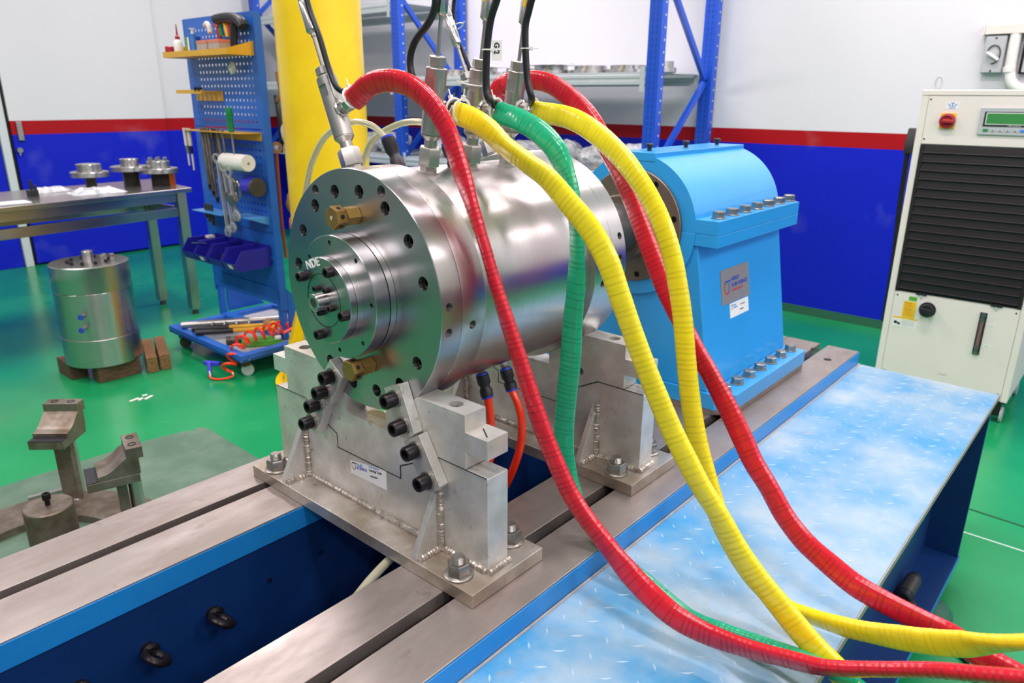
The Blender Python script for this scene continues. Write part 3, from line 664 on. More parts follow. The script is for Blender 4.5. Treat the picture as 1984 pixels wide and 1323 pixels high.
nrm = V((0, -(1.146 - .7612), (HWB - HWT))).normalized() * 1
nrm = V((0, -.9865, .164)).normalized()
def plateq(nm, x0, x1, z0, z1, th, mat, par, lab=None):
    q = [onped(x0, z0), onped(x1, z0), onped(x1, z1), onped(x0, z1)]
    m = MB().add(q + [p + nrm * th for p in q], [(0, 3, 2, 1), (4, 5, 6, 7), (0, 1, 5, 4), (1, 2, 6, 5), (2, 3, 7, 6), (3, 0, 4, 7)])
    return part(nm, m, mat, par, label=lab)
npx = plateq('nameplate', 1.812, 1.985, .968, 1.062, .0015, 'nameplate', hs, 'brushed metal company nameplate')
UPP = V((0, (HWB - HWT), (1.146 - .7612))).normalized()
def pp(x, z, o=.0017): return onped(x, z) + nrm * o
logo(npx, pp(1.845, 1.013), .021, (1, 0, 0), UPP, ('bluemark', 'redmark'))
for s_, z, sz, mt in (('NEBOT', 1.0255, .0155, 'bluemark'), ('FLUID SCIENCE', 1.0095, .0142, 'bluemark'), ('D Y N A M I C S', .9965, .0095, 'redmark')):
    text('lettering', s_, sz, mt, pp(1.874, z), (1, 0, 0), UPP, npx, bold=.0003)
stk = plateq('asset_label', 1.858, 1.975, .925, .965, .0008, 'white', hs, 'small white asset label')
logo(stk, pp(1.868, .954, .001), .0075, (1, 0, 0), UPP, ('blackmark', 'grey'))
text('lettering', 'FLUID', .006, 'lbluemark', pp(1.879, .9555, .001), (1, 0, 0), UPP, stk)
text('lettering', 'SCIENCE', .0065, 'lbluemark', pp(1.879, .9485, .001), (1, 0, 0), UPP, stk)
text('lettering', 'Test Rig Tools', .0055, 'blackmark', pp(1.92, .951, .001), (1, 0, 0), UPP, stk)
text('lettering', '10/21/2018', .005, 'blackmark', pp(1.918, .937, .001), (1, 0, 0), UPP, stk)
# ================================================================== pressure probe fittings on top of the cylinder
def probe(xa, phi, label, rbase, flat=1, sleeve=True):
    f = math.radians(phi); d = V((0, -math.sin(f), math.cos(f))); s = V((0, -math.cos(f), -math.sin(f)))
    P = lambda r: V(ax(xa)) + d * r
    t = thing('probe_fitting', label, 'pipe fitting', P(rbase), 'steel probe fittings on top of the cylinder')
    part('port_nipple', MB().lathe([(.020, 0), (.020, .003), (.0155, .0035), (.0155, .014)], P(rbase - .002), d, 6).lathe([(.0225, -.0015), (.0225, .0012)], P(rbase), d, 28), 'stainless', t)
    part('hex_nut', MB().hexnut(P(rbase + .011), d, .0365, .033, .010, .3), 'stainless', t, .0006)
    part('neck', MB().lathe([(.0115, 0), (.0115, .0125), (.0186, .021), (.0186, .0225)], P(rbase + .0435), d, 28), 'stainless', t)
    bd = part('body', MB().lathe([(.0120, 0), (.0186, .0006), (.0186, .1115), (.0176, .1125), (.012, .1125)], P(rbase + .066), d, 40), 'stainless', t, label='machined tube body')
    part('wrench_flat', MB().box(-.0124, .0124, -.0005, .0002, -.0105, .0105), 'turned_face', t) if 0 else None
    c0 = P(rbase + .152)
    for sg in (1, -1):
        q = V((-1, 0, 0)) * .0163 + s * 0; m = MB()
        A, B_ = s, d
        cc = c0 + V((-.0158, 0, 0))
        vs = [cc + A * x + B_ * y + V((z, 0, 0)) for z in (-.0002, -.0024) for x, y in ((-.0082, -.0095), (.0082, -.0095), (.0082, .0095), (-.0082, .0095))]
    cm = MB(); cx = [c0 + s * x + d * y + V((z, 0, 0)) for z in (-.0145, -.03) for x, y in ((-.03, -.011), (.03, -.011), (.03, .011), (-.03, .011))]
    cm.add(cx, [(0, 1, 2, 3), (7, 6, 5, 4), (0, 4, 5, 1), (1, 5, 6, 2), (2, 6, 7, 3), (3, 7, 4, 0)]); cut(bd, cm)
    part('gland_neck', MB().cyl(P(rbase + .1785), P(rbase + .185), .0118), 'stainless', t)
    part('gland_nut', MB().hexnut(P(rbase + .183), d, .0275, .0145, .004, .5), 'stainless', t, .0005)
    part('probe_rod', MB().cyl(P(rbase + .186), P(rbase + .262), .0036, n=14), 'stainless', t)
    part('rod_collar', MB().cyl(P(rbase + .255), P(rbase + .262), .0048, n=14), 'stainless', t)
    part('sensor_head', MB().lathe([(.005, 0), (.0098, .004), (.0104, .006), (.0104, .056), (.0092, .058), (.0092, .066), (.0104, .067), (.0104, .105), (.006, .108)], P(rbase + .261), d, 24), 'turned', t, label='knurled steel sensor head')
    # side branch
    b0 = P(rbase + .113)
    part('weld_bead', weld([b0 + s * .0185 + (V((1, 0, 0)) * math.cos(a) + d * math.sin(a)) * .0115 for a in [2 * PI * i / 16 for i in range(17)]], .0042, int(xa * 100)), 'stainless', t)
    part('branch_tube', MB().cyl(b0 + s * .016, b0 + s * .040, .0085), 'stainless', t)
    part('branch_nut', MB().hexnut(b0 + s * .023, s, .021, .011, .004, .4), 'stainless', t, .0005)
    part('branch_nut', MB().hexnut(b0 + s * .036, s, .0235, .0175, .004, .9), 'stainless', t, .0005)
    part('branch_collar', MB().cyl(b0 + s * .053, b0 + s * .057, .0118), 'stainless', t)
    return b0 + s * .057, s
pe = {}
pe['red1'] = probe(.853, -22.5, 'probe fitting leaning left, nearest the front flange, feeding the front red hose', .2185)
pe['yel1'] = probe(.928, 9.5, 'upright probe fitting second from the front flange, feeding the front yellow hose', .2090)
pe['red2'] = probe(1.243, -24.5, 'probe fitting leaning left behind the others, feeding the rear red hose', .2245)
pe['green'] = probe(1.036, 9.5, 'upright probe fitting feeding the green hose', .2090)
pe['yel2'] = probe(1.141, 9.5, 'upright probe fitting nearest the blue housing, feeding the rear yellow hose', .2090)
HOSE = {
    'red1': [(0.853, 1.124, 1.492), (0.857, 1.074, 1.52), (0.861, 1.023, 1.525), (0.864, 0.975, 1.514), (0.868, 0.932, 1.486), (0.87, 0.9, 1.446), (0.872, 0.873, 1.385), (0.874, 0.847, 1.321), (0.876, 0.823, 1.263), (0.878, 0.799, 1.197), (0.879, 0.774, 1.139), (0.881, 0.749, 1.08), (0.883, 0.725, 1.021), (0.886, 0.694, 0.954), (0.888, 0.664, 0.9), (0.89, 0.637, 0.86), (0.892, 0.605, 0.828), (0.895, 0.564, 0.794), (0.898, 0.524, 0.762), (0.902, 0.483, 0.736), (0.905, 0.438, 0.717), (0.909, 0.386, 0.711), (0.914, 0.322, 0.717), (0.918, 0.269, 0.728), (0.922, 0.214, 0.742), (0.927, 0.152, 0.773), (0.931, 0.095, 0.804), (0.935, 0.042, 0.827), (0.938, 0.001, 0.845), (0.942, -0.052, 0.869)],
    'yel1': [(0.928, 0.941, 1.474), (0.93, 0.909, 1.466), (0.933, 0.87, 1.449), (0.936, 0.832, 1.422), (0.939, 0.789, 1.399), (0.942, 0.748, 1.377), (0.945, 0.708, 1.343), (0.948, 0.668, 1.307), (0.95, 0.633, 1.262), (0.952, 0.607, 1.208), (0.954, 0.581, 1.153), (0.956, 0.554, 1.099), (0.958, 0.529, 1.053), (0.96, 0.503, 1.007), (0.962, 0.473, 0.962), (0.964, 0.444, 0.922), (0.967, 0.411, 0.883), (0.969, 0.382, 0.844), (0.971, 0.349, 0.807), (0.974, 0.314, 0.776), (0.976, 0.279, 0.746), (0.979, 0.246, 0.72), (0.981, 0.213, 0.7), (0.983, 0.189, 0.676), (0.985, 0.154, 0.635)],
    'green': [(1.036, 0.941, 1.474), (1.03, 0.879, 1.46), (1.024, 0.827, 1.44), (1.02, 0.789, 1.411), (1.018, 0.763, 1.366), (1.016, 0.746, 1.316), (1.015, 0.737, 1.255), (1.015, 0.737, 1.182), (1.015, 0.741, 1.124), (1.016, 0.744, 1.045), (1.016, 0.75, 0.972), (1.017, 0.754, 0.908), (1.016, 0.749, 0.856), (1.015, 0.734, 0.807), (1.012, 0.707, 0.763), (1.008, 0.671, 0.726), (1.003, 0.62, 0.704), (0.994, 0.536, 0.683), (0.986, 0.459, 0.665), (0.979, 0.39, 0.675), (0.972, 0.319, 0.692), (0.965, 0.254, 0.707), (0.961, 0.22, 0.709)],
    'yel2': [(1.141, 0.941, 1.474), (1.128, 0.85, 1.465), (1.118, 0.785, 1.443), (1.109, 0.722, 1.406), (1.102, 0.679, 1.37), (1.098, 0.646, 1.334), (1.093, 0.618, 1.295), (1.09, 0.594, 1.246), (1.087, 0.577, 1.196), (1.085, 0.563, 1.145), (1.083, 0.549, 1.075), (1.081, 0.533, 1.003), (1.078, 0.514, 0.942), (1.075, 0.493, 0.891), (1.072, 0.47, 0.841), (1.068, 0.447, 0.801), (1.063, 0.412, 0.763), (1.057, 0.369, 0.73), (1.05, 0.321, 0.718), (1.045, 0.286, 0.72), (1.035, 0.221, 0.736), (1.025, 0.15, 0.764), (1.014, 0.082, 0.799), (1.004, 0.011, 0.849), (0.996, -0.043, 0.891)],
    'red2': [(1.243, 1.138, 1.495), (1.241, 1.11, 1.527), (1.235, 1.048, 1.534), (1.229, 0.981, 1.528), (1.224, 0.925, 1.504), (1.219, 0.869, 1.466), (1.215, 0.821, 1.41), (1.211, 0.78, 1.355), (1.209, 0.749, 1.305), (1.206, 0.718, 1.25), (1.203, 0.691, 1.204), (1.201, 0.664, 1.159), (1.198, 0.627, 1.107), (1.195, 0.593, 1.064), (1.192, 0.555, 1.019), (1.188, 0.512, 0.965), (1.185, 0.482, 0.924), (1.182, 0.451, 0.879), (1.179, 0.416, 0.841), (1.176, 0.381, 0.799), (1.172, 0.339, 0.766), (1.168, 0.291, 0.744), (1.164, 0.245, 0.727), (1.16, 0.194, 0.72), (1.155, 0.147, 0.718), (1.151, 0.102, 0.716), (1.148, 0.057, 0.705), (1.143, 0.001, 0.7), (1.137, -0.06, 0.692)],
}
HL = {'red1': ('front red wrapped hose arching over the cylinder front and across the platform', 'tred'), 'yel1': ('front yellow wrapped hose starting left of the green hose', 'tyel'),
      'green': ('green wrapped hose hanging beside the cylinder barrel', 'tgrn'), 'yel2': ('rear yellow wrapped hose that leaves the picture at the right edge', 'tyel'),
      'red2': ('rear red wrapped hose in front of the blue bearing housing', 'tred')}
WID = {'red1': [0.0175, 0.017, 0.0158, 0.015, 0.0148, 0.0143, 0.014, 0.0111, 0.0094, 0.0107, 0.0121, 0.013, 0.0139, 0.0139, 0.0144, 0.0148, 0.0147, 0.0154, 0.0186, 0.0192, 0.0189, 0.018, 0.0163, 0.0158, 0.0152, 0.0146, 0.014, 0.0134, 0.013, 0.0124], 'yel1': [0.0177, 0.0183, 0.0164, 0.0136, 0.0134, 0.0149, 0.016, 0.0162, 0.0162, 0.015, 0.0142, 0.0142, 0.0146, 0.015, 0.015, 0.0141, 0.0137, 0.0144, 0.0159, 0.0166, 0.0172, 0.017, 0.0168, 0.0167, 0.0166], 'green': [0.0188, 0.0192, 0.0187, 0.0167, 0.0131, 0.0105, 0.0115, 0.0145, 0.0165, 0.0178, 0.0182, 0.018, 0.0162, 0.0138, 0.0108, 0.0107, 0.0114, 0.0119, 0.0124, 0.0127, 0.0121, 0.0116, 0.0113], 'yel2': [0.0179, 0.018, 0.0175, 0.0157, 0.0145, 0.014, 0.0139, 0.0134, 0.0134, 0.0135, 0.0136, 0.0142, 0.0143, 0.0147, 0.0147, 0.0147, 0.0158, 0.0156, 0.0126, 0.0148, 0.0177, 0.0194, 0.0196, 0.0151, 0.0142], 'red2': [0.0202, 0.0199, 0.0172, 0.0156, 0.0163, 0.017, 0.0149, 0.0128, 0.0132, 0.0147, 0.0156, 0.0155, 0.0145, 0.0134, 0.0142, 0.016, 0.0168, 0.0158, 0.0147, 0.0155, 0.0171, 0.0185, 0.019, 0.0185, 0.018, 0.0183, 0.0179, 0.0173, 0.0167]}
TAIL = {'red1': [(1.06, -.45, .80), (1.10, -.9, .55), (1.15, -1.3, .06), (1.4, -1.9, .02)], 'yel1': [(1.0, .05, .36), (1.06, -.12, .06), (1.2, -.6, .03), (1.45, -1.6, .02)],
        'green': [(.992, .185, .672), (1.0, .115, .60), (1.02, .03, .42), (1.06, -.18, .06), (1.3, -.9, .02)], 'yel2': [(1.02, -.42, .88), (1.05, -.9, .6), (1.08, -1.35, .06), (1.3, -1.95, .02)],
        'red2': [(1.42, -.40, .40), (1.48, -.75, .12), (1.55, -1.2, .02), (1.6, -1.9, .02)]}
for k_, pts in HOSE.items():
    pts = list(pts); nx = [] if k_ == 'green' else [V(pts[-1]) + (V(pts[-1]) - V(pts[-2])) * q_ for q_ in (1.1, 2.4)]; pts = pts + nx + TAIL[k_]
    S = spline(pts, .0028); ws = WID[k_] + [.017] * (len(TAIL[k_]) + len(nx)); cum = [0]
    for q0, q1 in zip(pts, pts[1:]): cum.append(cum[-1] + (V(q1) - V(q0)).length)
    def width(i):
        s_ = i * .0028 * cum[-1] / (len(S) * .0028)
        for j in range(len(cum) - 1):
            if s_ <= cum[j + 1]:
                t_ = (s_ - cum[j]) / max(1e-6, cum[j + 1] - cum[j]); t_ = t_ * t_ * (3 - 2 * t_); return ws[j] + (ws[j + 1] - ws[j]) * t_
        return ws[-1]
    mb_, sf = ribbon(S, width, .0098, (.72, .62, -.31))
    hz = solo('wrapped_hose', mb_, HL[k_][1], HL[k_][0], 'hose', 'tape-wrapped hoses leaving the cylinder', ang=60)
    hz.data.materials.append(M[HL[k_][1] + '_seam'])
    if len(hz.data.polygons) == len(mb_.f):
        for f_ in sf: hz.data.polygons[f_].material_index = 1
CAB = {'red1': ([(.845, 1.085, 1.508), (.84, 1.117, 1.505), (.838, 1.148, 1.514), (.838, 1.170, 1.549), (.838, 1.191, 1.601), (.839, 1.217, 1.649), (.84, 1.230, 1.69), (.84, 1.245, 1.75)], .0052, 'black cable running down the left-leaning front probe into the front red hose'),
       'yel1': ([(.915, .905, 1.478), (.912, .93, 1.475), (.908, .953, 1.481), (.904, .992, 1.498), (.904, 1.019, 1.531), (.904, 1.025, 1.561), (.906, 1.012, 1.59), (.908, .981, 1.616), (.909, .965, 1.640), (.909, .963, 1.67), (.912, .965, 1.74)], .0062, 'black cable bowing out left of the second probe into the front yellow hose'),
       'green': ([(1.016, .900, 1.472), (1.014, .915, 1.479), (1.010, .936, 1.494), (1.008, .943, 1.516), (1.008, .941, 1.576), (1.010, .934, 1.625), (1.012, .922, 1.655), (1.014, .908, 1.69), (1.014, .896, 1.74)], .0066, 'black cable with the white G2 tag running into the green hose'),
       'yel2': ([(1.120, .897, 1.474), (1.115, .908, 1.479), (1.112, .924, 1.499), (1.11, .934, 1.535), (1.11, .940, 1.615), (1.112, .933, 1.650), (1.114, .920, 1.69), (1.116, .905, 1.74)], .0066, 'black cable running down the probe nearest the housing into the rear yellow hose'),
       'red2': ([(1.262, 1.175, 1.50), (1.262, 1.200, 1.515), (1.262, 1.221, 1.54), (1.262, 1.239, 1.575), (1.262, 1.262, 1.615), (1.262, 1.276, 1.652), (1.262, 1.279, 1.69), (1.262, 1.27, 1.74)], .0046, 'thin black cable running down the rear left-leaning probe')}
def tie(par, P, d, ra, rb, dirout=(0, -1, .3)):
    a, b, dd = frame(d); pts = [V(P) + a * ra * math.cos(t_) + b * rb * math.sin(t_) for t_ in [2 * PI * i / 22 for i in range(22)]]
    part('cable_tie', MB().tube(pts, .0013, 6, .0024, closed=True, up=d), 'nylon', par)
    o = V(dirout).normalized(); q = V(P) + o * max(ra, rb)
    part('tie_head', MB().obox(q - o * .003, q + o * .006, .006, .006), 'nylon', par)
    part('tie_tail', MB().obox(q + o * .004, q + o * .017, .0022, .001), 'nylon', par)
CO = {}
for k_, (pts, r, lab) in CAB.items():
    if k_ != 'red2':
        e, s = pe[k_]; pts = [e + s * .014 + V((0, 0, .003)), e - s * .010 + V((0, 0, .0145))] + pts[2:]
    q_ = V(pts[-1]); pts = list(pts) + [q_ + V((0, -.01, .12)), V((q_.x * .4 + .6, q_.y * .3 + .69, 2.2)), V((q_.x * .1 + .9, q_.y * .1 + .88, 3.0)), V((q_.x * .1 + .9, q_.y * .1 + .88, 4.19))]
    CO[k_] = solo('sensor_cable', MB().tube(spline(pts, .005), r, 12), 'rubber', lab, 'cable', 'black cables down to the hoses')
for k_ in ('red1', 'yel1', 'green', 'yel2'):
    e, s = pe[k_]; tie(CO[k_], V(e) - s * .006 + V((0, 0, .006)), s, .0175, .0175, (0, .35, 1))
tie(CO['yel1'], V(pe['yel1'][0]) + pe['yel1'][1] * .014 + V((0, 0, .006)), pe['yel1'][1], .0195, .0195, (0, -.2, 1))
def dphi(a): f = math.radians(a); return V((0, -math.sin(f), math.cos(f)))
tie(CO['red1'], V(ax(.849)) + dphi(-22.5) * .553 + V((0, -.006, 0)), dphi(-22.5), .013, .018, (0, 1, 0))
tie(CO['green'], V(ax(1.02)) + dphi(9.5) * .545 + V((-.002, -.006, 0)), dphi(9.5), .021, .0165, (-.6, -.7, 0))
tie(CO['green'], V(ax(1.02)) + dphi(9.5) * .362 + V((0, -.004, 0)), dphi(9.5), .026, .0225, (-.9, .5, .1))
tie(CO['yel2'], V(ax(1.126)) + dphi(9.5) * .545 + V((-.002, -.006, 0)), dphi(9.5), .021, .0165, (-.6, -.7, 0))
tie(CO['red2'], V(ax(1.252)) + dphi(-24.5) * .53 + V((0, -.006, 0)), dphi(-24.5), .014, .018, (0, 1, 0))
tie(CO['green'], (1.008, .941, 1.578), (0, 0, 1), .0075, .0075, (.6, -.8, 0))
tg = MB().obox((1.0185, .9265, 1.561), (1.0185, .9265, 1.594), .0175, .0012, up=(-.72, -.66, .1)); tgo = part('cable_tag', tg, 'white', CO['green'], .0003, 'white tag reading G2')
_n = V((-.72, -.66, .1)).normalized(); _u = V((0, 0, 1)); _r = _u.cross(_n).normalized()
_o = V((1.0185, .9265, 1.590)) + _n * .0008
text('lettering', 'G 2', .0125, 'blackmark', _o - _r * .0045, -_u, _r, tgo, bold=.0004)
tie(CO['yel2'], (1.111, .9395, 1.585), (0, 0, 1), .0075, .0075, (.6, -.8, 0))
part('cable_marker', MB().tube([(1.104, .938, 1.655), (1.106, .928, 1.70)], .003, 8), 'yellab', CO['yel2'], label='yellow marker sleeve')
part('cable_marker', MB().tube([(1.002, .940, 1.655), (1.004, .930, 1.70)], .003, 8), 'yellab', CO['green'], label='yellow marker sleeve')
# milky tubes on the far side with push-in connectors
def pushfit(name, p, d, L_, label, rings=(1, 0), group=None, nut=False):
    """black push-in connector along d, starting at p"""
    p = V(p); d = V(d).normalized(); t = thing(name, label, 'connector', p, group); z0 = 0
    if nut:
        part('hex_nipple', MB().hexnut(p, d, .019, .014, .005, .4), 'stainless', t); part('thread_neck', MB().lathe([q for i in range(4) for q in ((.0085, .014 + i * .003), (.0075, .0155 + i * .003))], p, d, 20), 'stainless', t); z0 = .024
    B = L_ - z0; s_ = lambda x: z0 + B * x
    if rings[0]: part('release_ring', MB().lathe([(.0085, -.005), (.0125, -.005), (.0125, -.001), (.0085, -.001)], p + d * z0, d, 24), 'bluering', t)
    part('body', MB().lathe([(.009, s_(0)), (.0138, s_(0.0)), (.0138, s_(.38)), (.0105, s_(.5)), (.0105, s_(.6)), (.0135, s_(.7)), (.0135, s_(1)), (.009, s_(1))], p, d, 28), 'bplastic', t)
    if rings[1]: part('release_ring', MB().lathe([(.0085, .001), (.0125, .001), (.0125, .005), (.0085, .005)], p + d * L_, d, 24), 'bluering', t)
    return t
pushfit('push_fit_connector', (.95, 1.149, 1.421), (0, -.5, -.86), .062, 'black push-fit connector with blue ring on top of the cylinder end of the milky tube', (1, 0))
pushfit('push_fit_connector', (1.0, 1.034, 1.412), (0, -.42, -.9), .045, 'black push-fit connector behind the second probe fitting', (1, 0))
solo('milky_tube', MB().tube(spline([(1.02, 1.80, .0075), (1.0, 1.70, .03), (.97, 1.58, .35), (.95, 1.50, .85), (.95, 1.47, 1.15), (.95, 1.45, 1.27), (.95, 1.425, 1.335), (.95, 1.401, 1.373), (.95, 1.358, 1.415), (.95, 1.301, 1.441), (.95, 1.246, 1.451), (.95, 1.197, 1.445), (.95, 1.164, 1.428), (.95, 1.147, 1.415)], .008), .0065, 14), 'clear', 'milky tube looping behind the left-leaning front probe to the near connector', 'tube', 'milky hoses behind the cylinder')
solo('milky_tube', MB().tube(spline([(1.1, 1.84, .0075), (1.08, 1.74, .03), (1.05, 1.60, .35), (1.02, 1.50, .85), (1.0, 1.43, 1.13), (1.0, 1.345, 1.30), (1.0, 1.302, 1.36), (1.0, 1.286, 1.382), (1.0, 1.259, 1.413), (1.0, 1.208, 1.437), (1.0, 1.147, 1.452), (1.0, 1.088, 1.45), (1.0, 1.048, 1.431), (1.0, 1.033, 1.408)], .008), .0065, 14), 'clear', 'milky tube arching behind the second probe fitting', 'tube', 'milky hoses behind the cylinder')
# orange tubes below
for i, (top, low, lab) in enumerate((((1.03, .986, .976), [(1.03, .963, .906), (1.03, .955, .853), (1.03, .953, .793), (1.03, .962, .753), (1.03, .987, .681), (1.03, 1.03, .58), (1.0, 1.06, .45), (.9, 1.06, .3)], 'left'), ((1.1, .984, .968), [(1.1, .957, .903), (1.1, .939, .875), (1.1, .929, .836), (1.1, .931, .786), (1.1, .947, .731), (1.1, .974, .669), (1.1, 1.022, .583), (1.05, 1.06, .45), (.95, 1.06, .3)], 'right'))):
    d = (V(low[0]) - V(top)); L_ = d.length
    pushfit('push_fit_connector', V(top), d, L_ - .006, lab + ' black push-fit connector with blue rings under the cylinder barrel', (1, 1), 'push-fit connectors under the barrel', True)
    solo('orange_tube', MB().tube(spline([V(low[0]) - d.normalized() * .01] + low, .008), .0088, 14), 'orange', lab + ' bright orange tube dropping from the barrel into the bed trough', 'tube', 'orange tubes under the barrel')
solo('milky_tube', MB().tube(spline([(.86, .96, .60), (.79, .945, .672), (.745, .935, .686), (.709, .93, .681), (.673, .924, .672), (.638, .916, .662), (.605, .91, .648), (.56, .91, .61), (.5, .93, .5), (.45, .96, .3), (.44, .98, .112)], .008), .0085, 12), 'clear', 'clear tube hanging inside the bed trough under the front support', 'tube')
solo('red_tube', MB().tube(spline([(.84, .95, .63), (.775, .918, .684), (.752, .906, .684), (.745, .903, .66), (.76, .915, .6), (.78, .95, .3), (.78, .97, .108)], .006), .006, 10), 'red', 'red tube in the bed trough beside the clear tube', 'tube')
# ================================================================== chiller cabinet
ch = thing('chiller_cabinet', 'ivory chiller cabinet on castors with black louvred grille and red rotary switch', 'chiller', (4.27, .64, 0))
CX, CY0, CY1 = 4.0, .345, .942
part('cabinet_shell', MB().box(CX + .004, CX + .56, CY0, CY1, .125, 1.519), 'ivory', ch, .003)
part('top_cover', MB().box(CX - .002, CX + .564, CY0 - .003, CY1 + .003, 1.5195, 1.545), 'ivory', ch, .004)
part('corner_trim', MB().box(CX - .001, CX + .0035, .913, CY1, .125, 1.518), 'ivory', ch, .001)
part('corner_trim', MB().box(CX - .001, CX + .0035, CY0, .372, .125, 1.518), 'ivory', ch, .001)
up_ = part('control_panel', MB().box(CX - .002, CX + .0035, .374, .911, 1.303, 1.517), 'ivory', ch, .001)
lo_ = part('lower_panel', MB().box(CX - .002, CX + .0035, .374, .911, .13, .583), 'ivory', ch, .001)
for y, z in ((.902, 1.503), (.902, 1.325)):
    part('panel_screw', MB().cyl((CX - .0035, y, z), (CX - .0019, y, z), .004, n=12), 'dgrey', up_)
for y, z in ((.897, .565), (.388, .565), (.388, .16), (.897, .16)):
    part('panel_screw', MB().cyl((CX - .0035, y, z), (CX - .0019, y, z), .004, n=12), 'dgrey', lo_)
gr = part('grille_back', MB().box(CX + .001, CX + .0038, .374, .911, .586, 1.300), 'hole', ch)
for y0, y1 in ((.374, .389), (.896, .911)): part('grille_frame', MB().box(CX - .006, CX + .001, y0, y1, .586, 1.300), 'louv', ch, .001)
for i in range(17):
    z = .603 + i * .0412
    p = [(CX + .001, z + .037), (CX + .000, z + .037), (CX - .003, z + .0065), (CX - .0125, z + .0045), (CX - .0135, z + .001), (CX - .012, z - .0005), (CX + .001, z - .002)]
    part('louvre_slat', MB().prism(p, 'y', .3895, .8955), 'louv', ch)
for y in (.79, .47): part('grille_latch', MB().box(CX - .009, CX - .0022, y - .024, y + .024, .581, .592), 'bplastic', ch, .001); part('latch_pin', MB().box(CX - .008, CX - .0022, y - .004, y + .004, .566, .581), 'grey', ch)
sw = part('switch_plate', MB().box(CX - .006, CX - .0022, .785, .848, 1.373, 1.443), 'yellab', ch, .002, 'yellow switch back plate')
part('rotary_knob', MB().lathe([(.033, 0), (.034, .002), (.032, .018), (.024, .02), (.024, .012)], (CX - .006, .8165, 1.408), (-1, 0, 0), 32), 'red', ch, label='red rotary switch')
part('knob_grip', MB().obox((CX - .027, .835, 1.408), (CX - .027, .786, 1.406), .022, .015), 'red', ch, .003)
lg = part('maker_sticker', MB().box(CX - .0028, CX - .0021, .779, .838, 1.459, 1.493), 'white', ch)
LG = lambda y, z: (CX - .003, y, z)
for sgn in (1, -1):
    for k_, (l0, l1, dz) in enumerate(((.024, .008, .0), (.019, .007, -.005), (.015, .006, -.009))):
        yc = .8085; part('emblem_wing', MB().add([LG(yc + sgn * l1, 1.478 + dz), LG(yc + sgn * l0, 1.486 + dz * .8), LG(yc + sgn * (l0 - .004), 1.4815 + dz * .8), LG(yc + sgn * l1, 1.4745 + dz)], [(0, 1, 2, 3)]), 'lbluemark', lg)
part('emblem_bar', MB().box(CX - .0031, CX - .0028, .8065, .8105, 1.469, 1.4865), 'lbluemark', lg); part('emblem_bar', MB().box(CX - .0031, CX - .0028, .801, .816, 1.485, 1.488), 'lbluemark', lg)
text('lettering', 'YINGWU', .0065, 'lbluemark', (CX - .003, .8085, 1.4625), (0, -1, 0), (0, 0, 1), lg, align='CENTER', bold=.0002)
cp = part('controller', MB().box(CX - .012, CX - .0022, .44, .690, 1.352, 1.470), 'grey', ch, .003, 'grey digital controller')
part('screen_bezel', MB().box(CX - .0145, CX - .0122, .47, .672, 1.389, 1.452), 'bplastic', cp, .002)
part('screen_frame', MB().box(CX - .0152, CX - .0146, .478, .664, 1.397, 1.448), 'white', cp)
part('screen', MB().box(CX - .0158, CX - .0153, .481, .661, 1.400, 1.445), 'lcd', cp, label='green liquid crystal screen')
for i, mt in enumerate(('green', 'grey', 'grey', 'grey', 'grey', 'lbluemark', 'strap')):
    b = part('button', MB().box(CX - .0142, CX - .0122, .668 - i * .0285 - .021, .668 - i * .0285, 1.366, 1.378), mt, cp, .001)
    if 0 < i < 5: part('button_mark', MB().prism([(.668 - i * .0285 - .014, 1.369), (.668 - i * .0285 - .007, 1.369), (.668 - i * .0285 - .0105, 1.375)], 'x', CX - .0146, CX - .01425), 'blackmark', b)
text('lettering', 'C500  Controller', .007, 'white', (CX - .0148, .575, 1.3905), (0, -1, 0), (0, 0, 1), cp)
part('filler_cap', MB().lathe([(.038, 0), (.038, .004), (.031, .005), (.031, .03), (.028, .034)], (CX - .002, .752, .513), (-1, 0, 0), 32), 'bplastic', ch, label='black round filler cap')
part('cap_grip', MB().obox((CX - .046, .776, .516), (CX - .046, .728, .510), .02, .026), 'bplastic', ch, .003)
sg_ = part('sight_gauge', MB().box(CX - .006, CX - .0022, .498, .528, .335, .545), 'bplastic', ch, .004, 'level gauge')
part('gauge_tube', MB().cyl((CX - .012, .513, .36), (CX - .012, .513, .52), .0085), 'glass', sg_); part('gauge_nut', MB().cyl((CX - .016, .513, .347), (CX - .0062, .513, .347), .011), 'zinc', sg_); part('gauge_nut', MB().cyl((CX - .016, .513, .532), (CX - .0062, .513, .532), .011), 'zinc', sg_)
part('gauge_rod', MB().cyl((CX - .012, .513, .385), (CX - .012, .513, .5), .0025), 'redmark', sg_)
for z, s_ in ((.487, 'MAX'), (.385, 'MIN')):
    g = part('gauge_mark', MB().box(CX - .0027, CX - .0021, .458, .490, z - .008, z + .008), 'white', ch); text('lettering', s_, .011, 'grey', (CX - .0028, .474, z - .004), (0, -1, 0), (0, 0, 1), g, align='CENTER')
yl = part('warning_label', MB().box(CX - .0027, CX - .0021, .804, .862, .456, .540), 'yellab', ch, label='yellow warning label')
for i in range(9): part('print_line', MB().box(CX - .0029, CX - .0027, .816 + (i % 3) * .004, .856, .467 + i * .0078, .469 + i * .0078), 'blackmark' if i in (4, 8) else 'strap', yl)
wl_ = part('warning_label', MB().box(CX - .0027, CX - .0021, .788, .899, .402, .455), 'white', ch, label='white label with yellow strip')
part('print_line', MB().box(CX - .0029, CX - .0027, .788, .899, .446, .455), 'yellab', wl_); part('pictogram', MB().cyl((CX - .0029, .885, .424), (CX - .0027, .885, .424), .008, n=16).cyl((CX - .0029, .869, .419), (CX - .0027, .869, .419), .0065, n=16).box(CX - .0029, CX - .0027, .869, .885, .419, .425), 'blackmark', wl_)
